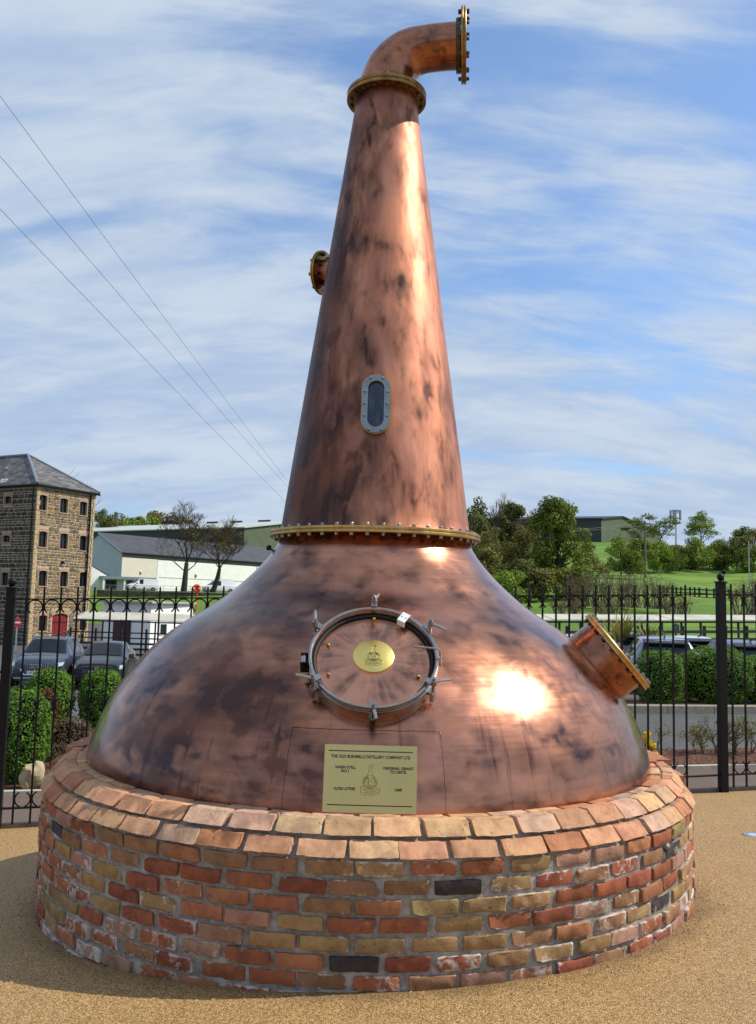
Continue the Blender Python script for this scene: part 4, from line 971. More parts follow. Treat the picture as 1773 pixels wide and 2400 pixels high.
# boulder
rb = shrub_pos(97, 9.42); bm = bmesh.new(); bmesh.ops.create_icosphere(bm, subdivisions=3, radius=1.0)
r_ = random.Random(3)
for v in bm.verts:
    c = v.co; k = 1 + 0.13 * sin(c.x * 3.1 + 1) * cos(c.y * 2.7) + 0.09 * sin(c.z * 5 + c.x * 4) + r_.uniform(-.025, .025)
    zz_ = c.z * k; top = 0.82 + 0.25 * c.x; zz_ = min(zz_, top * 0.8 if c.x < 0 else 0.9)
    v.co = Vector((c.x * k * 0.135, c.y * k * 0.13, zz_ * 0.17)); 
bm_me = bpy.data.meshes.new('boulder'); bm.to_mesh(bm_me); bm.free()
tag(place('boulder', bm_me, MAT['sandstone_rock'], (rb[0], rb[1], rb[2] + 0.10), (0.1, 0.12, 0.4)), 'pale angular boulder at the foot of the largest green shrub', 'rock')
# ------------------------------------------------------------------ the stone mill on the left
def ray_plane(px, py, p, n):
    d = at(px, py, 1.0) - Vector((0, 0, EYE)); o = Vector((0, 0, EYE)); return o + d * ((p - o).dot(n) / d.dot(n))
MA = Vector((0.478, 0.878, 0)); MBd = Vector((-0.878, 0.478, 0))
C0 = at(64, 1515, 60); MZ0 = -1.80; C0.z = MZ0
EAVE = at(69, 1139, 60).z
MILL = thing('stone_mill', 'four storey rubble stone mill with slate hipped roof at the left edge', 'building', C0)
WLEN = 5.0; WH = EAVE - MZ0
def mill_face(px, py):   # (t along right face, z)
    p = ray_plane(px, py, C0, Vector((MA.y, -MA.x, 0))); return (p - C0).dot(MA), p.z - MZ0
def left_face(px, py):
    p = ray_plane(px, py, C0, Vector((-MBd.y, MBd.x, 0))); return (p - C0).dot(MBd), p.z - MZ0
WLEN = mill_face(216, 1300)[0]
def holed_wall(name, M, W, H, holes, depth, mat, parent):
    xs = sorted({0, W} | {h[0] for h in holes} | {h[1] for h in holes}); ys = sorted({0, H} | {h[2] for h in holes} | {h[3] for h in holes}); m = MB()
    for x0, x1 in zip(xs, xs[1:]):
        for y0, y1 in zip(ys, ys[1:]):
            cx, cy = (x0 + x1) / 2, (y0 + y1) / 2
            if any(h[0] < cx < h[1] and h[2] < cy < h[3] for h in holes): continue
            m.add([M @ Vector(q) for q in ((x0, y0, 0), (x1, y0, 0), (x1, y1, 0), (x0, y1, 0))], [(0, 1, 2, 3)])
    for a, b, c, d in holes:
        q = [(a, c), (b, c), (b, d), (a, d)]
        for (x0, y0), (x1, y1) in zip(q, q[1:] + q[:1]): m.add([M @ Vector(v) for v in ((x0, y0, 0), (x1, y1, 0), (x1, y1, -depth), (x0, y0, -depth))], [(0, 1, 2, 3)])
    return m.build(name, MAT[mat], parent)
FM = frame(C0, MA, (0, 0, 1)); LM = frame(C0, -MBd, (0, 0, 1))    # local x, y in the face, z outward
wins = []
for (xl, xr), rows_ in (((92, 109), ((1158, 1197), (1243.5, 1283), (1336, 1374), (1441, 1479))), ((142, 158), ((1166, 1203), (1248.5, 1287), (1338, 1375), None)), ((188, 203), ((1174, 1209), (1254, 1291), (1339.5, 1375), (1440, 1477)))):
    for rw in rows_:
        if rw is None: continue
        t0, z1 = mill_face(xl, rw[0]); t1, z0 = mill_face(xr, rw[1]); wins.append((t0, t1, z0, z1))
dt0, dz1 = mill_face(124, 1437); dt1, dz0 = mill_face(156, 1500); door = (dt0, dt1, 0.02, dz1)
lw = []
for xl, xr, y0, y1 in ((10, 28, 1162, 1181), (6, 25, 1254, 1271), (2, 21, 1341, 1372)):
    a, z1 = left_face(xr, y0); b, z0 = left_face(xl, y1); lw.append((-b, -a, z0, z1))
LW = 12.0
wl_ = holed_wall('wall', FM, WLEN, WH, wins + [door], 0.22, 'mill_mortar', MILL)
LM2 = frame(C0 + MBd * LW, -MBd, (0, 0, 1)); lw2 = [(a + LW, b + LW, c, d) for a, b, c, d in lw]
holed_wall('wall', LM2, LW, WH, lw2, 0.22, 'mill_mortar', MILL)
m = MB(); q4 = [C0 + MA * WLEN, C0 + MA * WLEN + MBd * LW, C0 + MBd * LW]; up_z = Vector((0, 0, WH))
for p_, q_ in zip(q4, q4[1:]): m.add([p_, q_, q_ + up_z, p_ + up_z], [(0, 1, 2, 3)])
m.build('wall', MAT['mill_mortar'], MILL)
stones = []; sr = random.Random(11)
def lay(M, W, H, holes, tones, quoin_l, quoin_r):
    y = 0.03
    while y < H - 0.12:
        h = min(sr.choice((0.15, 0.18, 0.22, 0.28, 0.34)) * sr.uniform(0.9, 1.1), H - y - 0.03)
        for y0, hh in (((y, h),) if h < 0.30 or sr.random() < 0.6 else ((y, h * 0.48), (y + h * 0.50, h * 0.48))):
            cuts = sorted((a - 0.10, b + 0.10) for a, b, c, d in holes if c - 0.07 < y0 + hh and y0 < d + 0.19); x = 0.03 + quoin_l; free = []
            for c0, c1 in cuts: free.append((x, c0)); x = max(x, c1)
            free.append((x, W - quoin_r - 0.03))
            for f0, f1 in free:
                x = f0
                while x < f1 - 0.07:
                    w = sr.uniform(0.28, 0.68) * (0.8 if hh < 0.2 else 1.0)
                    if x + w > f1 - 0.12: w = f1 - x
                    g = 0.027; j = lambda s: sr.uniform(-s, s); e = min(0.05, w * 0.12)
                    P = [(x + g + j(.4 * e), y0 + g + abs(j(.02))), (x + w / 2 + j(e), y0 + g * 0.7 + j(.012)), (x + w - g + j(.4 * e), y0 + g + abs(j(.025))), (x + w - g * .8, y0 + hh / 2 + j(.03)), (x + w - g - abs(j(e)), y0 + hh - g - abs(j(.03))), (x + w / 2 + j(e), y0 + hh - g * .7 + j(.012)), (x + g + abs(j(e)), y0 + hh - g - abs(j(.03))), (x + g * .8, y0 + hh / 2 + j(.03))]
                    c = sr.choice(tones); k = sr.uniform(0.75, 1.2); stones.append((w * hh, P, M, tuple(q * k for q in c), sr.uniform(0.02, 0.045))); x += w
        y += h
SUNLIT_TONES = [(0.27, 0.185, 0.095), (0.29, 0.205, 0.115), (0.20, 0.15, 0.095), (0.31, 0.20, 0.105), (0.23, 0.18, 0.12), (0.155, 0.12, 0.085)]
SHADED_TONES = [(0.085, 0.072, 0.058), (0.11, 0.09, 0.07), (0.13, 0.105, 0.078), (0.07, 0.062, 0.052)]  # same stone for the left face, its shade put into darker colours
lay(FM, WLEN, WH, wins + [door], SUNLIT_TONES, 0.30, 0.22); lay(LM2, LW, WH, lw2, SHADED_TONES, 0.0, 0.04)
stones.sort(key=lambda q: -q[0]); rest = MB()
for i, (a, P, M, c, d) in enumerate(stones):
    if i < 290:
        m = MB(); m.prism(P, M, d, 0.012, c); m.build('stone', MAT['rubble_stone'], MILL, color=True)
    else: rest.prism(P, M, d, 0.012, c)
rest.build('rubble_stone', MAT['rubble_stone'], MILL, kind='stuff', color=True)
qz = 0.0; i = 0
while qz < WH - 0.2:
    h = 0.33; m = MB(); w = 0.30 if i % 2 else 0.22; m.box(FM @ Vector((w / 2 - 0.01, qz + h / 2, 0.0)), (w, h - 0.025, 0.09), FM.to_3x3()); m.build('quoin', MAT['sandstone_quoin'], MILL)
    w = 0.20 if i % 2 else 0.14; m = MB(); m.box(FM @ Vector((WLEN - w / 2, qz + h / 2, 0.0)), (w, h - 0.025, 0.09), FM.to_3x3()); m.build('quoin', MAT['sandstone_quoin'], MILL)
    qz += h; i += 1
def mill_window(M, w, i):
    a, b, c, d = w; root = MB(); fr = 0.05
    for x0, x1, y0, y1 in ((a, a + fr, c, d), (b - fr, b, c, d), (a + fr, b - fr, c, c + fr), (a + fr, b - fr, d - fr, d), ((a + b) / 2 - .015, (a + b) / 2 + .015, c + fr, d - fr)):
        root.box(M @ Vector(((x0 + x1) / 2, (y0 + y1) / 2, -0.16)), (x1 - x0, y1 - y0, 0.05), M.to_3x3())
    wo = root.build('window', MAT['fascia_dark'], MILL)
    p = MB(); p.add([M @ Vector(q) for q in ((a, c, -.175), (b, c, -.175), (b, d, -.175), (a, d, -.175))], [(0, 1, 2, 3)]); p.build('pane', MAT['window_glass'], wo)
    s = MB(); s.box(M @ Vector(((a + b) / 2, c - 0.035, 0.02)), (b - a + 0.16, 0.06, 0.10), M.to_3x3()); s.build('sill', MAT['arch_brick'], wo)
    k = MB(); n = 9
    for q in range(n):   # brick arch: its lower edge rounds off the square head of the opening
        t = -1 + 2 * (q + .5) / n; x = (a + b) / 2 + t * (b - a + 0.12) / 2; y = d - 0.075 * t * t + 0.07
        R = M.to_3x3() @ Matrix.Rotation(-t * 0.45, 3, 'Z'); k.box(M @ Vector((x, y, 0.016)), ((b - a + .12) / n * 0.86, 0.19, 0.05), R)
    y = c
    while y < d - 0.05:
        for sx, xx in ((-1, a), (1, b)):
            l = 0.11 if int(round((y - c) / 0.085)) % 2 else 0.075; k.box(M @ Vector((xx + sx * l / 2, y + 0.036, 0.012)), (l, 0.066, 0.035), M.to_3x3())
        y += 0.085
    k.build('brick_surround', MAT['arch_brick'], wo, kind='stuff')
for i, w in enumerate(wins): mill_window(FM, w, i)
for i, w in enumerate(lw2): mill_window(LM2, w, i)
a, b, c, d = door; m = MB(); n = 12
top = [(a + (b - a) * q / n, d - 0.30 + 0.28 * sqrt(max(0, 1 - (2 * q / n - 1) ** 2 * 0.9))) for q in range(n + 1)]
m.prism([(a, c), (b, c)] + top[::-1], FM @ Matrix.Translation((0, 0, -0.12)), 0.05); do_ = m.build('door', MAT['red_door'], MILL)
for z in (c + 0.55, d - 0.62):
    m = MB(); m.box(FM @ Vector(((a + b) / 2, z, -0.06)), (b - a - .04, 0.05, 0.012), FM.to_3x3()); m.build('strap_hinge', MAT['black_iron'], do_)
for x in ((a * 3 + b) / 4, (a + b) / 2, (a + 3 * b) / 4):
    m = MB(); m.box(FM @ Vector((x, (c + d) / 2 - 0.1, -0.068)), (0.014, d - c - 0.3, 0.006), FM.to_3x3()); m.build('board_joint', MAT['maroon_door'], do_)
m = MB()
for q in range(11):
    t = -1 + 2 * (q + .5) / 11; x = (a + b) / 2 + t * (b - a + 0.3) / 2; y = d - 0.22 * t * t + 0.14; m.box(FM @ Vector((x, y, 0.02)), ((b - a + .3) / 11 * .85, 0.30, 0.07), FM.to_3x3() @ Matrix.Rotation(-t * 0.6, 3, 'Z'))
m.build('stone_arch', MAT['sandstone_quoin'], do_, kind='stuff')
# roof
ov = 0.22; E0 = C0 - MA * ov - MBd * ov; E1 = C0 + MA * (WLEN + ov) - MBd * ov; zE = EAVE + 0.16
RZ = at(45, 1066, C0.y + MA.y * WLEN / 2 + MBd.y * 4.25).z; ap = C0 + MA * (WLEN / 2) + MBd * 4.25; ap2 = C0 + MA * (WLEN / 2) + MBd * 8.0; E3 = C0 - MA * ov + MBd * (LW + ov); E2 = C0 + MA * (WLEN + ov) + MBd * (LW + ov)
for v, z in ((E0, zE), (E1, zE), (E2, zE), (E3, zE), (ap, RZ), (ap2, RZ)): v.z = z
def slope(name, pts, xdir, parent, mat):
    o = pts[0]; n = (pts[1] - pts[0]).cross(pts[2] - pts[0]).normalized(); yd = n.cross(xdir); 
    if yd.z < 0: yd = -yd
    M = frame(o, xdir, yd); Mi = M.inverted(); loc = [Mi @ p for p in pts]; m = MB(); k = len(pts)
    m.add([(p.x, p.y, 0) for p in loc] + [(p.x, p.y, -0.05) for p in loc], [tuple(range(k)), tuple(range(k, 2 * k))[::-1]] + [(i, (i + 1) % k, k + (i + 1) % k, k + i) for i in range(k)])
    return place(name, m.mesh(name), MAT[mat], M.translation, M.to_euler(), parent), M
r1, RM1 = slope('roof_slope', [E0, E1, ap], MA, MILL, 'slate'); r2, RM2 = slope('roof_slope', [E3, E0, ap, ap2], -MBd, MILL, 'slate')
slope('roof_slope', [E1, E2, ap2, ap], MBd, MILL, 'slate'); slope('roof_slope', [E2, E3, ap2], MA, MILL, 'slate')
for p, q in ((E0, ap), (E1, ap), (ap, ap2)):
    m = MB(); m.tube([p + Vector((0, 0, .03)), q + Vector((0, 0, .03))], 0.10, 6); m.build('hip_flashing', MAT['lead'], MILL)
for p, q in ((E0, E1), (E3, E0)):
    m = MB(); m.tube([p + Vector((0, 0, -.10)), q + Vector((0, 0, -.10))], 0.085, 6); m.build('gutter', MAT['black_iron'], MILL)
m = MB(); c_ = FM @ Vector((WLEN / 2, WH + 0.02, 0.05)); m.box(c_, (WLEN, 0.16, 0.10), FM.to_3x3()); m.build('eaves_course', MAT['mill_mortar'], MILL)
for px in (75, 211):
    t, z = mill_face(px, 1170); m = MB(); m.tube([FM @ Vector((t, 0.1, 0.12)), FM @ Vector((t, WH - 0.05, 0.12))], 0.06, 8); m.build('downpipe', MAT['black_iron'], MILL)
n2 = RM2.to_3x3() @ Vector((0, 0, 1))
if n2.z < 0: n2 = -n2
for txt, px, py, sz, al in (('LTD.', 18.5, 1127, 0.62, 'RIGHT'), ('s.', 20, 1096, 0.34, 'RIGHT')):
    p = ray_plane(px, py, ap, n2); M = frame(p + n2 * 0.02, -MBd, RM2.to_3x3() @ Vector((0, 1, 0))); lettering('painted_letters', txt, M, sz, 'white_paint', MILL, al, 0.012, shear=0.25)
m = MB(); t, z = mill_face(145.5, 1318); m.box(FM @ Vector((t, z, 0.12)), (0.16, 0.2, 0.2), FM.to_3x3(), 0.5); m.build('wall_lamp', MAT['black_iron'], MILL)

# ------------------------------------------------------------------ other buildings
def quad(m, a, b, c, d): m.add([a, b, c, d], [(0, 1, 2, 3)])
def gable_house(root, P, U, V, L, Wd, z0, ze, zr, wall, roof, gable=None, ov=0.25):
    """P: near corner; U along the long wall, V along the gable"""
    P = Vector((P.x, P.y, 0)); U = Vector(U).normalized(); V = Vector(V).normalized(); q = lambda a, b, z: P + U * a + V * b + Vector((0, 0, z))
    m = MB(); quad(m, q(0, 0, z0), q(L, 0, z0), q(L, 0, ze), q(0, 0, ze)); quad(m, q(0, Wd, z0), q(L, Wd, z0), q(L, Wd, ze), q(0, Wd, ze)); m.build('wall', MAT[wall], root)
    for a in (0, L):
        m = MB(); m.add([q(a, 0, z0), q(a, Wd, z0), q(a, Wd, ze), q(a, Wd / 2, zr), q(a, 0, ze)], [(0, 1, 2, 3, 4)]); m.build('gable_wall', MAT[gable or wall], root)
    dz = (zr - ze) / (Wd / 2)
    for b0, sg in ((-ov, 1), (Wd + ov, -1)):
        zl = ze - dz * ov; m = MB(); A, B, C_, D_ = q(-ov, b0, zl), q(L + ov, b0, zl), q(L + ov, Wd / 2, zr), q(-ov, Wd / 2, zr); up = Vector((0, 0, 0.16))
        m.add([A, B, C_, D_, A + up, B + up, C_ + up, D_ + up], [(4, 5, 6, 7), (3, 2, 1, 0), (0, 1, 5, 4), (1, 2, 6, 5), (3, 0, 4, 7)]); m.build('roof_slope', MAT[roof], root)
    return q
# white warehouse behind the mill
KD = 1.33      # the warehouse stands well beyond the bank
Wc = at(283, 1374, 110 * KD); Wz = 2.95; WU = Vector((0.634, 0.773, 0)); WV = Vector((-0.773, 0.634, 0))
ware = thing('white_warehouse', 'long white warehouse with grey pitched roof beyond the bare trees', 'building', (Wc.x, Wc.y, Wz))
ze = at(287, 1294, 110 * KD).z; zr = at(229, 1250, 113 * KD).z
q = gable_house(ware, Wc, WU, WV, 60, 13.3, Wz, ze, zr, 'white_render', 'grey_roof', 'gable_shade')
zb1 = at(287, 1306, 110 * KD).z
m = MB(); m.box(q(30, -0.02, (ze + zb1) / 2), (60, 0.06, ze - zb1), frame((0, 0, 0), WU, WV).to_3x3()); m.build('clerestory_band', MAT['fascia_dark'], ware)
m = MB(); m.box(q(3.5, -0.03, (Wz + 1.6 + zb1) / 2), (7.0, 0.06, zb1 - Wz - 1.6), frame((0, 0, 0), WU, WV).to_3x3()); m.build('cream_panel', MAT['cream_render'], ware)
for s in (7.05, 13.2, 21, 30, 39, 48):
    m = MB(); m.box(q(s, -0.05, (Wz + zb1) / 2), (0.16 if s > 8 else 0.08, 0.05, zb1 - Wz), frame((0, 0, 0), WU, WV).to_3x3()); m.build('panel_joint', MAT['panel_joint'], ware)
m = MB(); m.box(q(33, -0.045, (Wz * 0.55 + zb1 * 0.45)), (51, 0.04, 0.05), frame((0, 0, 0), WU, WV).to_3x3()); m.build('panel_joint', MAT['panel_joint'], ware)
for s in (3.7, 15.4, 28.6, 41.0):
    m = MB(); m.lathe([(0.0, 0.0), (0.2, 0.0), (0.2, 0.08), (0.1, 0.16), (0.0, 0.16)], 14, axis_frame(q(s, -0.05, (Wz + zb1) / 2 + 0.35), -WV) @ Matrix.Diagonal((1, 1.8, 1, 1))); m.build('wall_lamp', MAT['galvanised'], ware)
for p, r in ((q(-0.25, -0.25, ze - .02), q(-0.25, 6.65, zr + .02)),):
    m = MB(); m.tube([p, r], 0.22, 4); m.build('barge_board', MAT['lead'], ware)
# porch against its gable end
Pc = at(288, 1385, 141); porch = thing('entrance_porch', 'small grey porch with flat canopy at the near end of the white warehouse', 'porch', (Pc.x - 2, Pc.y, Wz - 0.2))
ux = Vector((0.80, 0.60, 0)); vx = Vector((-0.60, 0.80, 0)); A_ = at(246, 1353, 138); rt = frame((0, 0, 0), ux, vx).to_3x3()
m = MB(); m.box(A_ + ux * 4.0 + vx * 1.2 + Vector((0, 0, 0.0)), (8.5, 2.8, 0.42), rt); m.build('canopy', MAT['lead'], porch)
m = MB(); quad(m, *(A_ + ux * a + vx * 1.6 + Vector((0, 0, z)) for a, z in ((-2.9, -3.4), (7.4, -3.4), (7.4, 0.1), (-2.9, 0.1)))); m.build('wall', MAT['white_render'], porch)
for a0, a1 in ((0.8, 2.5), (4.2, 6.9)):
    m = MB(); m.box(A_ + ux * ((a0 + a1) / 2) + vx * 1.55 + Vector((0, 0, -1.85)), (a1 - a0, 0.1, 3.0), rt); m.build('doorway', MAT['window_glass'], porch)
for a in (-0.1, 3.2, 7.8):
    m = MB(); m.box(A_ + ux * a + vx * 0.1 + Vector((0, 0, -1.9)), (0.26, 0.26, 3.4), rt); m.build('pillar', MAT['white_render'], porch)
G0 = A_ + ux * -2.9 + vx * 1.7; gz = at(228, 1322, 139).z
m = MB(); m.add([G0 + Vector((0, 0, -3.4)), G0 + ux * 4.2 + Vector((0, 0, -3.4)), G0 + ux * 4.2 + Vector((0, 0, 0.1)), G0 + ux * 0.6 + Vector((0, 0, gz - G0.z)), G0 + Vector((0, 0, gz - G0.z))], [(0, 1, 2, 3, 4)]); m.build('gable_wall', MAT['white_render'], porch)
m = MB(); up = Vector((0, 0, 0.15)); p1, p2 = G0 + ux * 4.6 + Vector((0, 0, 0.0)), G0 + ux * 0.4 + Vector((0, 0, gz - G0.z + 0.1))
for q_ in (0,): m.add([p1, p2, p2 + vx * 3 + ux * 1.5, p1 + vx * 3 + ux * 1.5, p1 + up, p2 + up, p2 + vx * 3 + ux * 1.5 + up, p1 + vx * 3 + ux * 1.5 + up], [(4, 5, 6, 7), (0, 1, 5, 4), (1, 2, 6, 5), (2, 3, 7, 6), (3, 0, 4, 7), (0, 3, 2, 1)])
m.build('roof_slope', MAT['grey_roof'], porch)
# green sheds
Sc = at(571, 1290, 222); sz1 = at(571, 1238, 222).z; shed = thing('green_shed', 'large dark green shed with pale roof above the white warehouse', 'building', (Sc.x, Sc.y, 6.0))
su = Vector((-0.86, 0.51, 0)); sv = Vector((0.51, 0.86, 0)); q = lambda a, b, z: Vector((Sc.x, Sc.y, 0)) + su * a + sv * b + Vector((0, 0, z))
m = MB(); quad(m, q(0, 0, 3), q(83, 0, 3), q(83, 0, sz1), q(0, 0, sz1)); m.build('wall', MAT['dark_shaded_cladding'], shed)
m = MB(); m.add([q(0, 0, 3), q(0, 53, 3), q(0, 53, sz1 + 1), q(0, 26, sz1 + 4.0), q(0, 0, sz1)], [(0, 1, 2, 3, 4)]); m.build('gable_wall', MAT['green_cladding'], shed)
m = MB(); m.add([q(-0.5, -0.5, sz1), q(83.5, -0.5, sz1), q(83.5, 26, sz1 + 4.1), q(-0.5, 26, sz1 + 4.1), q(-0.5, -0.5, sz1 + .3), q(83.5, -0.5, sz1 + .3), q(83.5, 26, sz1 + 4.4), q(-0.5, 26, sz1 + 4.4)], [(4, 5, 6, 7), (0, 1, 5, 4), (1, 2, 6, 5), (3, 0, 4, 7), (2, 3, 7, 6)]); m.build('roof_slope', MAT['pale_roof'], shed)
m = MB(); m.add([q(-0.5, 26, sz1 + 4.1), q(83.5, 26, sz1 + 4.1), q(83.5, 53.5, sz1 + .8), q(-0.5, 53.5, sz1 + .8), q(-0.5, 26, sz1 + 4.4), q(83.5, 26, sz1 + 4.4), q(83.5, 53.5, sz1 + 1.1), q(-0.5, 53.5, sz1 + 1.1)], [(4, 5, 6, 7), (1, 2, 6, 5), (3, 0, 4, 7), (2, 3, 7, 6)]); m.build('roof_slope', MAT['pale_roof'], shed)
for a in (5, 14, 24, 33): m = MB(); m.box(q(a, 26, sz1 + 4.6), (4.0, 0.6, 0.5), frame((0, 0, 0), su, sv).to_3x3()); m.build('roof_vent', MAT['fascia_dark'], shed)
Hc = at(1410, 1272, 262); hz1 = at(1410, 1217, 262).z; hs = thing('hill_shed', 'dark green farm shed on the hilltop behind the trees', 'building', (Hc.x, Hc.y, 18))
hu = Vector((-0.93, 0.37, 0)); hv = Vector((0.64, 0.77, 0)); q = lambda a, b, z: Vector((Hc.x, Hc.y, 0)) + hu * a + hv * b + Vector((0, 0, z))
m = MB(); quad(m, q(0, 0, 18), q(40, 0, 18), q(40, 0, hz1 + .3), q(0, 0, hz1)); m.build('wall', MAT['dark_shaded_cladding'], hs)
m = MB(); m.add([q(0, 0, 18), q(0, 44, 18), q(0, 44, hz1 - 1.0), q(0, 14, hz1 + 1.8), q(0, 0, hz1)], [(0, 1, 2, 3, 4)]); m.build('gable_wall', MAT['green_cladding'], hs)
for b0, b1, za, zb in ((-.4, 14, hz1, hz1 + 1.9), (14, 44.4, hz1 + 1.9, hz1 - 1.0)):
    m = MB(); up = Vector((0, 0, .4)); P = [q(-.5, b0, za), q(40, b0, za), q(40, b1, zb), q(-.5, b1, zb)]; m.add(P + [p + up for p in P], [(4, 5, 6, 7), (0, 1, 5, 4), (3, 0, 4, 7), (2, 3, 7, 6), (1, 2, 6, 5)]); m.build('roof_slope', MAT['dark_shaded_cladding'], hs)
# low white outbuilding with maroon door
Oc = at(352, 1480, 58); oz1 = at(352, 1414, 58).z; oz0 = -1.75; ob = thing('white_outbuilding', 'low white outbuilding with dark red double door beyond the shelter', 'building', (Oc.x, Oc.y, oz0))
ou = Vector((-0.93, 0.36, 0)); ow = Vector((0.40, 0.92, 0)); ro = frame((0, 0, 0), ou, ow).to_3x3(); q = lambda a, b, z: Vector((Oc.x, Oc.y, 0)) + ou * a + ow * b + Vector((0, 0, z))
m = MB(); quad(m, q(0, 0, oz0), q(3.75, 0, oz0), q(3.75, 0, oz1), q(0, 0, oz1)); quad(m, q(3.75, 0, oz0), q(3.75, 4, oz0), q(3.75, 4, oz1), q(3.75, 0, oz1)); m.build('wall', MAT['white_render'], ob)
m = MB(); quad(m, q(0, 0, oz0), q(0, 4.6, oz0), q(0, 4.6, oz1), q(0, 0, oz1)); m.build('wall', MAT['white_render'], ob)
m = MB(); m.box(q(1.8, 2.2, oz1 + 0.06), (4.1, 5.2, 0.12), ro); m.build('roof_slab', MAT['pale_concrete'], ob)
m = MB(); m.box(q(2.15, -0.03, oz0 + 1.05), (1.35, 0.08, 2.1), ro); do = m.build('door', MAT['maroon_door'], ob)
m = MB(); m.box(q(2.15, -0.08, oz0 + 1.05), (0.03, 0.03, 2.1), ro); m.build('door_joint', MAT['fascia_dark'], do)
m = MB(); m.box(q(-0.03, 1.3, oz0 + 1.5), (0.08, 0.85, 0.75), ro); wi = m.build('window', MAT['white_paint'], ob)
m = MB(); m.box(q(-0.06, 1.3, oz0 + 1.5), (0.06, 0.68, 0.6), ro); m.build('pane', MAT['window_glass'], wi)
m = MB(); m.lathe([(0.0, 0.1), (0.05, 0.1), (0.24, -0.12), (0.26, -0.2), (0.0, -0.2)], 12, Matrix.Translation(q(2.0, -0.15, oz1 - 0.75))); m.build('wall_lamp', MAT['black_iron'], ob)
# rubble retaining wall with coping at the top of the bank
rw = thing('retaining_wall', 'long low rubble retaining wall with pale coping above the grass bank', 'wall', at(420, 1400, 120)); rw_a, rw_b = at(226, 1400, 119), at(680, 1408, 122)
d = (rw_b - rw_a); d.z = 0; L_ = d.length; d.normalize(); nn_ = Vector((-d.y, d.x, 0)); z0, z1 = 1.55, at(420, 1388, 120).z; rr = frame((0, 0, 0), d, nn_).to_3x3()
mid = (rw_a + rw_b) / 2; m = MB(); m.box((mid.x, mid.y + 0.3, (z0 + z1) / 2), (L_, 0.5, z1 - z0), rr); m.build('core', MAT['rubble'], rw)
m = MB(); m.box((mid.x, mid.y + 0.28, z1 + 0.05), (L_, 0.7, 0.12), rr); m.build('coping', MAT['pale_concrete'], rw)
r_ = random.Random(4); m = MB()
for row in range(3):
    x = 0
    while x < L_:
        w = r_.uniform(0.3, 0.8); h = (z1 - z0) / 3; p = rw_a + d * (x + w / 2); k = r_.uniform(0.6, 1.3); c = (0.16 * k, 0.125 * k, 0.085 * k); m.box((p.x, p.y + 0.04 + r_.uniform(-.03, .03), z0 + h * (row + .5)), (w - .05, 0.14, h - .05), rr @ Matrix.Rotation(r_.uniform(-.06, .06), 3, 'Y'), 1.0, c); x += w
m.build('rubble_stone', MAT['rubble_stone'], rw, kind='stuff', color=True)
hr = thing('hand_rail', 'thin grey tubular hand rail in front of the white warehouse', 'rail', at(420, 1386, 126)); 
pa, pb_ = at(226, 1371, 126), at(660, 1378, 130)
for dz in (0, -0.42):
    m = MB(); m.tube([pa + Vector((0, 0, dz)), pb_ + Vector((0, 0, dz))], 0.028, 5); m.build('rail', MAT['galvanised'], hr)
for k in range(15):
    p = pa.lerp(pb_, k / 14); m = MB(); m.tube([p, p + Vector((0, 0, -1.3))], 0.028, 5); m.build('post', MAT['galvanised'], hr)
# shelters with pale sheet roofs
def shelter(label, pl, pr, Yl, Yr, rise, zb, posts, end=True):
    a, b = at(*pl, Yl), at(*pr, Yr); d = b - a; L = d.length; d.normalize(); v = Vector((-d.y, d.x, 0)).normalized(); root = thing('pale_roofed_shelter', label, 'shelter', (a.x, a.y, zb))
    nseg = max(2, int(L / 2.4))
    for k in range(nseg):
        p, q_ = a + d * (L * k / nseg), a + d * (L * (k + 1) / nseg - 0.03); up = v * 1.1 + Vector((0, 0, rise)); t = Vector((0, 0, 0.04)); jz = Vector((0, 0, 0.012 * (k % 2)))
        P = [p + jz, q_ + jz, q_ + up + jz, p + up + jz]
        if k == 0 and end: P[3] = p + d * 0.35 + up
        m = MB(); m.add(P + [x - t for x in P], [(0, 1, 2, 3), (7, 6, 5, 4), (0, 4, 5, 1), (1, 5, 6, 2), (2, 6, 7, 3), (3, 7, 4, 0)]); m.build('roof_sheet', MAT['canopy_sheet'], root)
    R = frame((0, 0, 0), d, v).to_3x3(); m = MB(); m.box((a + b) / 2 + v * 0.1 + Vector((0, 0, -0.09)), (L, 0.06, 0.07), R); m.build('beam', MAT['timber_black'], root)
    for k in range(posts):
        p = a + d * (0.2 + (L - .4) * k / (posts - 1)) + v * 0.1; m = MB(); m.box((p.x, p.y, (p.z - .1 + zb) / 2), (0.07, 0.07, p.z - .1 - zb), R); m.build('post', MAT['timber_black'], root)
    return root, a, d, v, L
shelter('pale roofed shelter in front of the white outbuilding, left of the still', (170, 1449), (620, 1463), 47, 47, 0.36, -1.7, 8)
shelter('pale roofed shelter across the lawn, right of the still', (1150, 1452), (1830, 1453.5), 34, 38, 0.19, -0.3, 15, False)
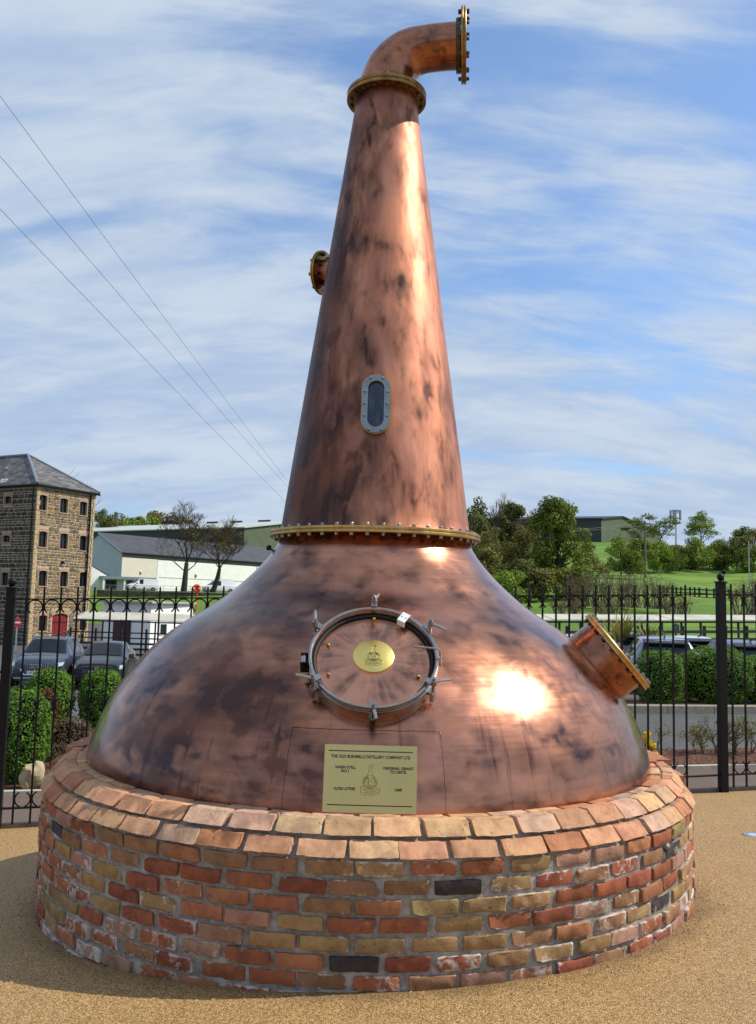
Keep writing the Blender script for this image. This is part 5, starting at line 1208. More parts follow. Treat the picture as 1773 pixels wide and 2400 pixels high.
# black boarded fence and picnic tables beside the mill
bf = thing('black_board_fence', 'black horizontal board fence behind the two parked cars', 'fence', at(230, 1520, 44)); a, b = at(165, 1480, 44), at(640, 1492, 44)
for k in range(5):
    m = MB(); R = frame((0, 0, 0), b - a, (0, 1, 0.01)).to_3x3(); m.box((a + b) / 2 + Vector((0, 0, -0.26 * k)), ((b - a).length, 0.04, 0.10 if k > 1 else 0.06), R); m.build('board', MAT['timber_black'], bf)
for k in range(9):
    p = a.lerp(b, k / 8); m = MB(); m.box(p + Vector((0, 0.06, -0.55)), (0.09, 0.09, 1.5)); m.build('post', MAT['timber_black'], bf)
def picnic(label, px, Y, rz):
    c = at(px, 1500, Y); z = land_z(c.x, Y); root = thing('picnic_table', label, 'table', (c.x, c.y, z), 'picnic tables'); R = Matrix.Rotation(rz, 3, 'Z'); P = Vector((c.x, c.y, z))
    for y in (-.3, -.1, .1, .3): m = MB(); m.box(P + R @ Vector((0, y, 0.76)), (1.6, 0.17, 0.04), R); m.build('table_board', MAT['timber_black'], root)
    for y in (-.75, .75): m = MB(); m.box(P + R @ Vector((0, y, 0.45)), (1.6, 0.22, 0.04), R); m.build('bench_board', MAT['timber_black'], root)
    for x in (-.6, .6):
        for s in (-1, 1): m = MB(); m.tube([P + R @ Vector((x, s * .6, 0)), P + R @ Vector((x, s * .15, .75))], 0.045, 4); m.build('leg', MAT['timber_black'], root)
        m = MB(); m.box(P + R @ Vector((x, 0, 0.42)), (0.05, 1.6, 0.09), R); m.build('crossbar', MAT['timber_black'], root)
picnic('black picnic table below the red mill door', 118, 50, 0.3); picnic('black picnic table in front of the shelter posts', 205, 46, 0.1)
# pale wooden steps rail by the red door
sr_ = thing('timber_stair_rail', 'bleached timber hand rails of steps beside the red mill door', 'rail', at(140, 1500, 56))
for (x0, y0), (x1, y1) in (((122, 1490), (166, 1478)), ((136, 1504), (163, 1482)), ((128, 1494), (128, 1514)), ((160, 1480), (160, 1510)), ((92, 1486), (122, 1484))):
    m = MB(); m.tube([at(x0, y0, 56), at(x1, y1, 56)], 0.05, 5); m.build('rail', MAT['timber_grey'], sr_)
# no-entry sign
sc_ = at(40, 1459, 45); ns = thing('no_entry_sign', 'round red no entry sign with white bar on a grey pole', 'road sign', (sc_.x, sc_.y, land_z(sc_.x, 45)))
m = MB(); m.tube([Vector((sc_.x, sc_.y + .05, land_z(sc_.x, 45) - .3)), Vector((sc_.x, sc_.y + .05, sc_.z + 0.28))], 0.045, 8); m.build('pole', MAT['galvanised'], ns)
SMx = axis_frame(sc_, Vector((0.35, -1, 0))); m = MB(); m.lathe([(0.0, 0.0), (0.215, 0.0), (0.22, -0.01), (0.22, -0.02), (0.0, -0.02)], 28, SMx); dsc = m.build('disc', MAT['sign_red'], ns)
m = MB(); m.box(SMx @ Vector((0, 0, 0.004)), (0.32, 0.075, 0.006), SMx.to_3x3()); m.build('white_bar', MAT['white_paint'], dsc)
# life ring on a red post
lc = at(462, 1379, 84); lr = thing('life_ring', 'orange red life ring on a post in front of the bare trees', 'life ring', (lc.x, lc.y, land_z(lc.x, 84)))
LMx = axis_frame(lc, Vector((0.3, -1, 0))); m = MB(); m.lathe([(0.27 + 0.11 * cos(t), 0.09 * sin(t)) for t in frange(0, 2 * pi, 11)], 24, LMx); m.build('ring', MAT['ring_red'], lr, smooth=True)
m = MB(); m.lathe([(0.0, -0.1), (0.40, -0.1), (0.40, -0.12), (0.0, -0.12)], 24, LMx); m.build('back_board', MAT['ring_red'], lr)
for t in (0, pi): m = MB(); m.box(LMx @ Vector((0.27 * cos(t), 0, 0.02)), (0.24, 0.12, 0.20), LMx.to_3x3()); m.build('white_band', MAT['white_paint'], lr)
m = MB(); m.tube([lc + Vector((0, 0.15, 0.1)), Vector((lc.x, lc.y + .15, land_z(lc.x, 84) - .2))], 0.07, 8); m.build('post', MAT['ring_red'], lr)
# small green notice on the lawn edge
gn = at(1585, 1472, 40); g_ = thing('green_notice', 'small green notice board on a post beyond the parked cars', 'sign', (gn.x, gn.y, 0))
m = MB(); m.box(gn, (0.29, 0.03, 0.32)); m.build('board', MAT['sign_green'], g_)
m = MB(); m.box(gn + Vector((0, 0.04, -0.4)), (0.06, 0.05, 1.2)); m.build('post', MAT['timber_black'], g_)
for k in range(3): m = MB(); m.box(gn + Vector((0, -0.018, 0.07 - 0.06 * k)), (0.2, 0.004, 0.014)); m.build('text_line', MAT['pale_concrete'], g_)
# far post and rail fences on the right
def rail_fence(label, pts, n, h=1.1, rails=3, pw=0.14):
    P = [at(x, y, Y) for x, y, Y in pts]; root = thing('post_and_rail_fence', label, 'fence', P[0])
    for a, b in zip(P, P[1:]):
        d = b - a; R = frame((0, 0, 0), d, (0, 1, 0.01)).to_3x3()
        for k in range(rails): m = MB(); m.box((a + b) / 2 + Vector((0, 0, -h * k / rails)), (d.length, 0.05, 0.11), R); m.build('rail', MAT['timber_black'], root)
        for k in range(n): p = a.lerp(b, k / n); m = MB(); m.box(p + Vector((0, 0.05, -h / 2 + 0.1)), (pw, pw, h + .25)); m.build('post', MAT['timber_black'], root)
rail_fence('black post and rail fence along the far field edge', [(1545, 1379, 92), (1640, 1382, 88), (1800, 1392, 84)], 9)
rail_fence('black post and rail fence behind the parked cars on the right', [(1330, 1482, 33), (1800, 1480, 36)], 9, 0.9, 3, 0.1)
# ------------------------------------------------------------------ vehicles
def lp(root, name, m, mat, smooth=False, parent=None):
    return place(name, m.mesh(name, smooth), MAT[mat], WL[root.name], parent=parent or root)
WH_CACHE = {}
def vehicle(name, label, cat, pos, head, st, W, zb, paint, wheels, rw, group=None, glass=(), extra=None):
    """st: stations front to back (x, half width factor, shoulder z, belt z, roof z, roof half width)"""
    root = thing(name, label, cat, pos, group); m = MB(); rings = []
    for x, wf, zs, zbelt, zt, wt in st:
        w = W / 2 * wf
        half = [(0.0, zb), (w * 0.86, zb), (w * 0.97, zb + 0.10), (w, (zb + zs) / 2), (w * 0.985, zs), (w * 0.93, zbelt), (wt, zt - 0.035), (wt * 0.86, zt), (0.0, zt + 0.025)]
        rings.append([Vector((x, y, z)) for y, z in half] + [Vector((x, -y, z)) for y, z in half[-2:0:-1]])
    n = len(rings[0]); vs = [p for r in rings for p in r]
    fs = [(j * n + i, j * n + (i + 1) % n, (j + 1) * n + (i + 1) % n, (j + 1) * n + i) for j in range(len(st) - 1) for i in range(n)]
    fs += [tuple(range(n))[::-1], tuple((len(st) - 1) * n + i for i in range(n))]
    m.add(vs, fs); body = lp(root, 'body', m, paint, True)
    def panel(nm, quadpts, mat, ins=0.07, off=0.006):
        c = sum(quadpts, Vector()) / len(quadpts); nrm = (quadpts[1] - quadpts[0]).cross(quadpts[2] - quadpts[0]).normalized()
        if nrm.dot(c - Vector((0, 0, 0.6))) < 0: nrm = -nrm; quadpts = quadpts[::-1]
        q = [p + (c - p) * ins + nrm * off for p in quadpts]; b = [p + (c - p) * ins - nrm * 0.02 for p in quadpts]; k = len(q); mm = MB()
        mm.add(q + b, [tuple(range(k))] + [(i, k + i, k + (i + 1) % k, (i + 1) % k) for i in range(k)]); return lp(root, nm, mm, mat)
    for kind, j0, j1 in glass:
        if kind == 'side':
            for s in (0, 1):
                a, b = (5, 6) if s == 0 else (n - 5, n - 6); panel('side_window', [rings[j0][a], rings[j1][a], rings[j1][b], rings[j0][b]], 'car_glass', 0.08)
        else:
            mm = MB(); vs = []
            for t in (0.06, 0.5, 0.94):
                row = [rings[j0][i].lerp(rings[j1][i], t) for i in (6, 7, 8, 9, 10)]; c = row[2]; nrm = (rings[j1][8] - rings[j0][8]).cross(Vector((0, 1, 0))).normalized()
                if nrm.z < 0: nrm = -nrm
                vs += [c + (p - c) * 0.95 + nrm * 0.016 for p in row]
            mm.add(vs, [(k * 5 + i, k * 5 + i + 1, k * 5 + i + 6, k * 5 + i + 5) for k in range(2) for i in range(4)]); lp(root, 'windscreen' if kind == 'front' else 'rear_window', mm, 'car_glass', 'all')
    key = round(rw, 3)
    if key not in WH_CACHE:
        ty = MB(); ty.lathe([(rw * 0.62, -0.10), (rw * 0.95, -0.105), (rw, -0.08), (rw, 0.08), (rw * 0.95, 0.105), (rw * 0.62, 0.10)], 28)
        rm = MB(); rm.lathe([(0.0, 0.075), (rw * 0.16, 0.085), (rw * 0.18, 0.06), (rw * 0.58, 0.06), (rw * 0.64, 0.095), (rw * 0.66, 0.07), (rw * 0.64, -0.09)], 28)
        for k in range(5): t = 2 * pi * k / 5; rm.box((rw * 0.37 * cos(t), rw * 0.37 * sin(t), 0.075), (rw * 0.5, rw * 0.13, 0.03), Matrix.Rotation(t, 3, 'Z'))
        WH_CACHE[key] = (ty.mesh('tyre', True), rm.mesh('rim', True)); WH_CACHE[key][0].materials.append(MAT['tyre']); WH_CACHE[key][1].materials.append(MAT['alloy'])
    L0 = WL[root.name]
    for x in wheels:
        for s in (1, -1):
            loc = L0 + Vector((x, s * (W / 2 - 0.10), rw)); r = (-s * pi / 2, 0, 0)
            ar = MB(); ar.lathe([(rw * 0.3, 0.0), (rw * 1.16, 0.0), (rw * 1.16, 0.03), (rw * 0.3, 0.03)], 24, Matrix.Translation((x, s * (W / 2 - 0.02), rw * 1.02)) @ Matrix.Rotation(-s * pi / 2, 4, 'X')); lp(root, 'wheel_arch', ar, 'trim_black')
            w_ = place('wheel', WH_CACHE[key][0], None, loc, r, root); place('rim', WH_CACHE[key][1], None, loc, None, w_)
    if extra: extra(root, rings, lambda nm, mm, mat, sm=False, parent=None: lp(root, nm, mm, mat, sm, parent))
    root.rotation_euler = (0, 0, atan2(head[1], head[0]))
    return root
def plate(put, x, y, z, txt, facing=1):
    m = MB(); m.box((x, y, z), (0.012, 0.52, 0.112)); p = put('number_plate', m, 'plate_white')
    me = text_mesh(txt, 0.105, 'CENTER', 0.002); M = frame((x + facing * 0.009, y, z), (0, facing, 0), (0, 0, 1)); me.transform(M)
    place('plate_text', me, MAT['plate_black'], WL[p.name], parent=p)
SUVS = [(2.30, 0.62, 0.60, 0.72, 0.80, 0.52), (2.22, 0.80, 0.66, 0.80, 0.90, 0.66), (1.95, 0.93, 0.72, 0.90, 0.985, 0.74), (1.5, 0.985, 0.78, 0.97, 1.05, 0.78), (1.02, 1, 0.82, 1.01, 1.10, 0.78), (0.28, 1, 0.84, 1.04, 1.575, 0.62), (-0.45, 1, 0.85, 1.06, 1.625, 0.63), (-1.25, 1, 0.86, 1.09, 1.60, 0.62), (-1.80, 0.985, 0.87, 1.12, 1.53, 0.60), (-2.15, 0.95, 0.86, 1.10, 1.13, 0.70), (-2.28, 0.86, 0.80, 0.95, 1.0, 0.66), (-2.31, 0.80, 0.55, 0.70, 0.75, 0.60)]
HATS = [(2.08, 0.60, 0.52, 0.62, 0.68, 0.50), (2.02, 0.82, 0.60, 0.72, 0.78, 0.66), (1.75, 0.94, 0.66, 0.82, 0.88, 0.72), (1.3, 0.985, 0.70, 0.88, 0.95, 0.74), (0.95, 1, 0.74, 0.92, 1.0, 0.73), (0.15, 1, 0.76, 0.95, 1.42, 0.57), (-0.5, 1, 0.77, 0.97, 1.465, 0.58), (-1.15, 1, 0.78, 1.0, 1.43, 0.57), (-1.65, 0.98, 0.79, 1.03, 1.36, 0.55), (-1.95, 0.95, 0.80, 1.0, 1.03, 0.65), (-2.07, 0.86, 0.70, 0.86, 0.90, 0.62), (-2.10, 0.80, 0.5, 0.62, 0.66, 0.58)]
CARG = (('front', 4, 5), ('side', 5, 6), ('side', 6, 7), ('side', 7, 8), ('rear', 8, 9))
def front_suv(root, rings, put):
    fr = [(2.325, 0.40, 0.44), (2.325, -0.40, 0.44), (2.29, -0.50, 0.62), (2.27, -0.44, 0.83), (2.27, 0.44, 0.83), (2.29, 0.50, 0.62)]
    m = MB(); c = Vector((2.3, 0, 0.64))
    out = [Vector(p) for p in fr]; inn = [c + (p - c) * 0.88 + Vector((0.01, 0, 0)) for p in out]
    m.add([p + Vector((0.012, 0, 0)) for p in out] + inn + [p - Vector((0.05, 0, 0)) for p in out], [(i, (i + 1) % 6, 6 + (i + 1) % 6, 6 + i) for i in range(6)] + [(i, 12 + i, 12 + (i + 1) % 6, (i + 1) % 6) for i in range(6)]); put('grille_frame', m, 'chrome')
    m = MB(); m.add(inn, [(0, 5, 4, 3, 2, 1)]); g = put('grille', m, 'trim_black')
    for k in range(13): y = -0.39 + k * 0.065; m = MB(); m.box((2.322, y, 0.64), (0.012, 0.014, 0.32)); put('grille_bar', m, 'alloy', parent=g)
    for k in range(4): m = MB(); m.lathe([(0.062 + 0.009 * cos(t), 0.009 * sin(t)) for t in frange(0, 2 * pi, 7)], 18, Matrix.Translation((2.338, -0.15 + 0.10 * k, 0.735)) @ Matrix.Rotation(pi / 2, 4, 'Y')); put('badge_ring', m, 'chrome')
    for s in (1, -1):
        m = MB(); m.add([Vector(p) for p in ((2.30, s * 0.53, 0.70), (2.17, s * 0.86, 0.76), (2.05, s * 0.905, 0.88), (2.26, s * 0.55, 0.835), (2.2, s * .53, .70), (2.0, s * .80, .76), (2.0, s * .8, .86), (2.15, s * .55, .83))], [(0, 1, 2, 3), (0, 4, 5, 1), (1, 5, 6, 2), (3, 2, 6, 7), (0, 3, 7, 4)]); put('headlight', m, 'lamp_glass')
        m = MB(); m.box((2.27, s * 0.66, 0.43), (0.12, 0.34, 0.12)); put('lower_intake', m, 'trim_black')
        m = MB(); m.box((0.72, s * 1.02, 1.08), (0.14, 0.22, 0.16), None, 0.8); put('mirror', m, 'paint_silver')
        m = MB(); m.tube([(0.3, s * 0.62, 1.57), (0.0, s * 0.63, 1.645), (-1.4, s * 0.62, 1.635), (-1.75, s * 0.60, 1.56)], 0.018, 6); put('roof_rail', m, 'chrome', True)
        for x in (0.35, -0.75): m = MB(); m.box((x, s * 0.945, 0.93), (0.18, 0.03, 0.03)); put('door_handle', m, 'chrome')
    plate(put, 2.345, 0, 0.52, 'NFZ 7731')
    m = MB(); m.box((2.26, 0, 0.34), (0.14, 1.4, 0.05)); put('skid_strip', m, 'alloy')
def front_hat(root, rings, put):
    m = MB(); m.box((2.045, 0, 0.655), (0.08, 1.0, 0.07)); put('grille', m, 'trim_black')
    m = MB(); m.box((2.09, 0, 0.692), (0.02, 1.0, 0.012)); put('grille_strip', m, 'chrome')
    m = MB(); Mx = Matrix.Translation((2.10, 0, 0.66)) @ Matrix.Rotation(pi / 2, 4, 'Y'); m.lathe([(0.062 + 0.007 * cos(t), 0.007 * sin(t)) for t in frange(0, 2 * pi, 7)], 20, Mx)
    for pts in (((0.035, 0.05), (0.0, 0.005), (-0.035, 0.05)), ((0.05, 0.02), (0.024, -0.05), (0.0, -0.012), (-0.024, -0.05), (-0.05, 0.02))): m.tube([(2.10, y, 0.66 + z) for y, z in pts], 0.006, 5)
    put('badge', m, 'chrome')
    for s in (1, -1):
        m = MB(); m.add([Vector(p) for p in ((2.05, s * 0.52, 0.62), (1.93, s * 0.83, 0.62), (1.82, s * 0.86, 0.76), (2.02, s * 0.54, 0.73), (1.9, s * .5, .6), (1.7, s * .78, .6), (1.7, s * .76, .74), (1.85, s * .52, .72))], [(0, 1, 2, 3), (0, 4, 5, 1), (1, 5, 6, 2), (3, 2, 6, 7), (0, 3, 7, 4)]); put('headlight', m, 'lamp_glass')
        m = MB(); m.box((0.62, s * 0.97, 1.0), (0.12, 0.20, 0.14), None, 0.8); put('mirror', m, 'paint_black')
        m = MB(); m.box((2.0, s * .62, .36), (0.1, .3, .1)); put('lower_intake', m, 'trim_black')
        for x in (0.25, -0.7): m = MB(); m.box((x, s * 0.90, 0.84), (0.18, 0.03, 0.03)); put('door_handle', m, 'paint_black')
    m = MB(); m.box((2.06, 0, 0.40), (0.06, 1.0, 0.12)); put('lower_grille', m, 'trim_black')
    plate(put, 2.10, 0, 0.50, 'RG14 EL')
def rear_car(txt=None, H=1.56, back=-2.15):
    def f(root, rings, put):
        for s in (1, -1):
            m = MB(); m.box((back - 0.06, s * 0.72, 0.92), (0.14, 0.28, 0.16)); put('tail_light', m, 'tail_red')
            m = MB(); m.box((0.7, s * 1.0, 1.04), (0.13, 0.2, 0.15), None, 0.8); put('mirror', m, 'trim_black')
        m = MB(); m.add([Vector(p) for p in ((-1.62, -.58, H - .02), (-1.62, .58, H - .02), (-1.98, .54, H - .10), (-1.98, -.54, H - .10), (-1.62, -.58, H - .06), (-1.62, .58, H - .06), (-1.98, .54, H - .13), (-1.98, -.54, H - .13))], [(0, 1, 2, 3), (7, 6, 5, 4), (3, 2, 6, 7), (0, 3, 7, 4), (1, 5, 6, 2)]); put('spoiler', m, 'trim_black')
        m = MB(); m.tube([(-1.45, 0.0, H + .03), (-1.6, 0.0, H + .12)], 0.012, 5); m.box((-1.43, 0, H + .04), (0.14, 0.05, 0.05), None, 0.5); put('aerial', m, 'trim_black')
        m = MB(); m.box((back - .12, 0, 0.78), (0.03, 0.53, 0.12)); put('number_plate', m, 'plate_white')
        m = MB(); m.tube([(back + 0.02, 0, 1.16), (back + .1, 0.38, 1.22)], 0.012, 4); put('wiper', m, 'trim_black')
    return f
cz = lambda x, y: land_z(x, y)
p = at(80, 1613, 31); vehicle('parked_suv', 'slate grey parked estate car with tall chrome grille, leftmost', 'car', (p.x - 0.14 * 2.3, 33.3, p.z), (0.14, -0.99), SUVS, 1.88, 0.24, 'paint_slate', (1.40, -1.42), 0.36, 'cars parked left of the still', CARG, front_suv)
p = at(224, 1611, 31.4); vehicle('parked_hatchback', 'black parked hatchback beside the slate grey car', 'car', (p.x - 0.14 * 2.1, 33.5, p.z), (0.14, -0.99), HATS, 1.79, 0.20, 'paint_black', (1.28, -1.32), 0.32, 'cars parked left of the still', CARG, front_hat)
def rcar(label, px, Y, zt, st, paint, head=(0.06, 1.0), name='parked_car', H=1.58, W=1.84, py=1494):
    p = at(px, py, Y); z = p.z - zt; return vehicle(name, label, 'car', (p.x + head[0] * 2, p.y + 1.9, z), head, st, W, 0.24, paint, (1.4, -1.4), 0.34, 'cars parked right of the still', CARG, rear_car(None, H))
rcar('silver blue parked car seen from behind above the narrow clipped shrub', 1562, 23.5, 1.62, SUVS, 'paint_silver', (0.20, 0.98), H=1.60, W=1.88, py=1496)
rcar('dark blue parked car at the right edge behind the broad hedge', 1772, 24.5, 1.62, SUVS, 'paint_blue', (0.10, 1.0), H=1.60, py=1505)
rcar('white parked car between the two blue parked cars', 1648, 31, 1.46, HATS, 'paint_white', (0.05, 1.0), H=1.44, W=1.80, py=1494)
rcar('grey parked car half hidden behind the silver blue car', 1498, 31, 1.46, HATS, 'paint_grey', (0.05, 1.0), H=1.44, W=1.80, py=1485)
rcar('white parked car just showing above the copper nozzle', 1380, 30, 1.46, HATS, 'paint_white', (0.05, 1.0), H=1.44, W=1.8, py=1490)
VAN = [(2.3, 0.70, 0.60, 0.74, 0.80, 0.60), (2.2, 0.88, 0.70, 0.86, 0.95, 0.70), (1.75, 0.97, 0.80, 1.0, 1.10, 0.78), (1.45, 1, 0.84, 1.05, 1.18, 0.80), (0.65, 1, 0.86, 1.08, 1.84, 0.76), (0.0, 1, 0.87, 1.09, 1.92, 0.79), (-1.0, 1, 0.87, 1.1, 1.93, 0.80), (-2.2, 1, 0.87, 1.1, 1.91, 0.79), (-2.38, 0.97, 0.85, 1.08, 1.80, 0.76), (-2.40, 0.9, 0.5, 0.7, 1.2, 0.7)]
def van_bits(root, rings, put):
    for s in (1, -1):
        m = MB(); m.box((2.16, s * .72, .82), (.26, .26, .20), Matrix.Rotation(s * -.35, 3, 'Z')); put('headlight', m, 'lamp_glass')
        m = MB(); m.box((1.15, s * 1.06, 1.2), (.12, .2, .28), None, .9); put('mirror', m, 'trim_black')
    m = MB(); m.box((2.3, 0, .62), (.06, 1.1, .16)); put('grille', m, 'trim_black')
    m = MB(); m.box((2.3, 0, .38), (.08, 1.5, .14)); put('bumper', m, 'trim_black')
def roof_rack(root, rings, put):
    van_bits(root, rings, put)
    for y in (.6, -.6): m = MB(); m.tube([(0.4, y, 2.06), (-2.1, y, 2.06)], .025, 5); put('roof_bar', m, 'galvanised')
    for x in (.2, -.8, -1.9): m = MB(); m.tube([(x, .65, 2.08), (x, -.65, 2.08)], .025, 5); put('roof_bar', m, 'galvanised')
VG = (('front', 3, 4), ('side', 4, 5))
p = at(331, 1387, 137); vehicle('white_van', 'small white van parked by the warehouse porch', 'van', (p.x, p.y, 2.75), (-0.80, -0.60), VAN, 1.85, .25, 'paint_white', (1.5, -1.5), .32, 'white vans', VG, van_bits)
p = at(512, 1388, 133); vehicle('white_van', 'white van with roof rack behind the second bare tree', 'van', (p.x, p.y, 2.72), (-0.80, -0.60), VAN, 1.95, .25, 'paint_white', (1.5, -1.5), .34, 'white vans', VG, roof_rack)
# ------------------------------------------------------------------ trees
def grow_tree(base, h, seed, levels=4, spread=0.55, lean=(0, 0), trunk=0.30, r0=None, fork=3, droop=0.0, up=0.35):
    rr = random.Random(seed); segs = []; tips = []
    r0 = r0 or h * 0.028
    def grow(p, d, L, r, lv):
        n = 3; pts = [p]; rad = [r]; q = p.copy(); dd = d.copy()
        for i in range(n):
            dd = (dd + Vector((rr.gauss(0, 1), rr.gauss(0, 1), rr.gauss(0, .5))) * 0.13).normalized(); q = q + dd * (L / n); pts.append(q.copy()); rad.append(r * (1 - 0.4 * (i + 1) / n))
        segs.append((pts, rad, lv))
        if lv <= 1: tips.extend(pts[1:])
        if lv > 0:
            k = fork + (1 if rr.random() < 0.4 else 0)
            for i in range(k):
                a = rr.uniform(0, 2 * pi); side = Vector((cos(a), sin(a), 0)); nd = (dd * (1 - spread) + side * spread * rr.uniform(0.5, 1.3) + Vector((0, 0, up - droop))).normalized()
                src = pts[-1] if i < k - 1 or lv == levels else pts[rr.choice((1, 2))]
                grow(src, nd, L * rr.uniform(0.58, 0.82), rad[-1] * rr.uniform(0.6, 0.8), lv - 1)
            if lv >= levels - 1:
                for _ in range(2):
                    a = rr.uniform(0, 2 * pi); nd = (dd * 0.5 + Vector((cos(a), sin(a), 0.2))).normalized(); grow(pts[rr.choice((2, 3))], nd, L * 0.55, rad[-1] * 0.5, max(lv - 2, 0))
    d0 = Vector((lean[0], lean[1], 1)).normalized(); grow(Vector(base), d0, h * trunk, r0, levels)
    return segs, tips
def fit_height(segs, tips, base, h):
    zm = max(p.z for s in segs for p in s[0]) - base[2]; k = h / zm; b = Vector(base)
    segs = [([b + (p - b) * k for p in pts], rad, lv) for pts, rad, lv in segs]; return segs, [b + (p - b) * k for p in tips]
def tree(name, label, base, h, seed, leaf=None, n=0, lsize=0.25, cl=1.0, group=None, twigs=True, leafr=0.5, twig_r=1.0, shell=0.2, bark='bark', squash=1.0, cat='tree', clumpn=60, **k):
    base = Vector(base); root = thing(name, label, cat, base, group); segs, tips = fit_height(*grow_tree(base - Vector((0, 0, 0.2)), h, seed, **k), base, h)
    tr_ = MB(); br_ = MB(); lv0 = max(s[2] for s in segs)
    for pts, rad, lv in segs:
        if lv == lv0: tr_.tube(pts, rad, 8, cap=False)
        elif lv > 0 or twigs: br_.tube(pts, [max(r * twig_r, 0.012) for r in rad], 4 if lv > 0 else 3, cap=False)
    tr_.build('trunk', MAT[bark], root, smooth='all')
    if br_.v: br_.build('branches', MAT['twig' if bark == 'bark' and not leaf else bark], root, smooth='all')
    if leaf and n:
        rs = np.random.RandomState(seed); T = [tips[i] for i in rs.choice(len(tips), min(clumpn, len(tips)), replace=False)]
        C = [(t.x, t.y, t.z, cl * rs.uniform(.6, 1.3), cl * rs.uniform(.6, 1.3), cl * rs.uniform(.45, .95) * squash) for t in T]
        P, nr = clump_points(C, n, rs, shell); place('crown', leaf_mesh('crown', P, nr, lsize, rs, leaf, 0.7), parent=root)
    return root
def blob_tree(name, label, base, h, w, seed, leaf, n, lsize, group=None, low=0.15, clumps=26, top=1.0, cat='tree', bark='bark', gap=1.0):
    """dense crown: many clumps spread through an uneven egg-shaped volume over a forked trunk"""
    rs = np.random.RandomState(seed); base = Vector(base); root = thing(name, label, cat, base, group); C = []
    for i in range(clumps):
        t = rs.uniform(low + .05, 0.93); prof = math.sin(pi * min(1, (t - low) / (1.02 - low)) ** 0.75) ** 0.7; a = rs.uniform(0, 2 * pi); r = w / 2 * prof * rs.uniform(0.25, 0.9)
        s = w * 0.17 * rs.uniform(0.55, 1.25) * gap; C.append((base.x + r * cos(a), base.y + r * sin(a), base.z + t * h, s, s, s * 0.75))
    C.append((base.x, base.y, base.z + h * 0.95 * top, w * .09, w * .09, h * .05))
    P, nr = clump_points(C, n, rs, 0.35); place('crown', leaf_mesh('crown', P, nr, lsize, rs, leaf, 0.7), parent=root)
    m = MB(); rr = random.Random(seed)
    m.tube([base - Vector((0, 0, .3)), base + Vector((0.02 * h, 0, h * .25)), base + Vector((0, 0, h * .6)), base + Vector((0, 0, h * .85))], [h * .022, h * .018, h * .010, h * .003], 7, cap=False); m.build('trunk', MAT[bark], root, smooth='all')
    m = MB()
    for c in C[::2]:
        s = base + Vector((0, 0, max(0.1, (c[2] - base.z) * 0.55))); e = Vector(c[:3]); m.tube([s, s.lerp(e, .5) + Vector((0, 0, -.03 * h)), e], [h * .009, h * .006, h * .002], 4, cap=False)
    m.build('branches', MAT[bark], root, smooth='all')
    return root
def gpos(px, Y, dz=0.0): x = at(px, 1380, Y).x; return (x, Y, hill_z(x, Y) + dz)
def tall(py, px, Y, base): return at(px, py, Y).z - base[2]
# the two bare trees before the white warehouse
b = at(431, 1384, 124); b = (b.x, b.y, b.z); tree('bare_tree', 'tall bare tree leaning right before the white warehouse, left of the pair', b, tall(1166, 462, 124, b), 12, 'leaf_golden', 260, .14, .5, 'bare trees before the warehouse', lean=(0.26, 0), twig_r=.6, spread=0.50, levels=6, fork=3, trunk=.34, r0=.46, up=0.28, clumpn=50)
b = (at(499, 1388, 123).x, 123, at(499, 1386, 123).z); tree('bare_tree', 'bare tree with tufts of golden leaves, right of the pair', b, tall(1203, 518, 123, b), 23, 'leaf_golden', 1500, .16, .55, 'bare trees before the warehouse', lean=(0.05, 0), twig_r=.6, spread=0.52, levels=6, fork=3, trunk=.36, r0=.40, up=0.25, clumpn=40)
# wooded ridge on the left
ridge = [(236, 1192, 232, 9, 'leaf_dark', 0), (262, 1200, 228, 9, 'leaf_dark', 0), (280, 1214, 222, 6, 'leaf_bright', 1), (304, 1212, 226, 6, 'leaf_bright', 1), (340, 1207, 224, 7, 'leaf_bright', 1), (322, 1212, 232, 6, 'leaf_green', 1), (372, 1200, 236, 9, 'leaf_olive', 2), (356, 1196, 240, 8, 'leaf_olive', 2), (400, 1206, 236, 9, 'leaf_dark', 0), (425, 1212, 238, 8, 'leaf_olive', 2), (250, 1212, 216, 8, 'leaf_dark', 0)]
names_ = ['dark evergreen on the wooded ridge', 'bright green tree on the wooded ridge', 'brownish budding tree on the wooded ridge']
where = ['nearest the mill, at the top', 'second from the mill', 'lowest, beside the warehouse ridge', 'in the middle of the bright ones', 'rightmost of the bright ones', 'between two brighter ones', 'behind the left bare tree', 'tallest of the brownish ones', 'right of the left bare tree', 'lowest on the right', 'under the others by the mill']
for i, (px, pt, Y, w, lf, kd) in enumerate(ridge):
    Y *= 1.28; w *= 1.28; b = gpos(px, Y, -4.0); blob_tree('ridge_tree', names_[kd] + ', ' + where[i], b, tall(pt, px, Y, b), w, 40 + i, lf, 2600, .62, 'trees on the wooded ridge', .1, 22)
for i, (px, pt, Y) in enumerate(((82, 1068, 130), (112, 1092, 128), (130, 1100, 131))):
    b = gpos(px, Y); tree('bare_tree', ('bare treetop showing just right of the mill ridge', 'bare treetop above the middle of the mill hip', 'bare treetop low behind the mill hip')[i], b, tall(pt, px, Y, b), 60 + i, levels=4, spread=.5, fork=3, trunk=.35, r0=.3)
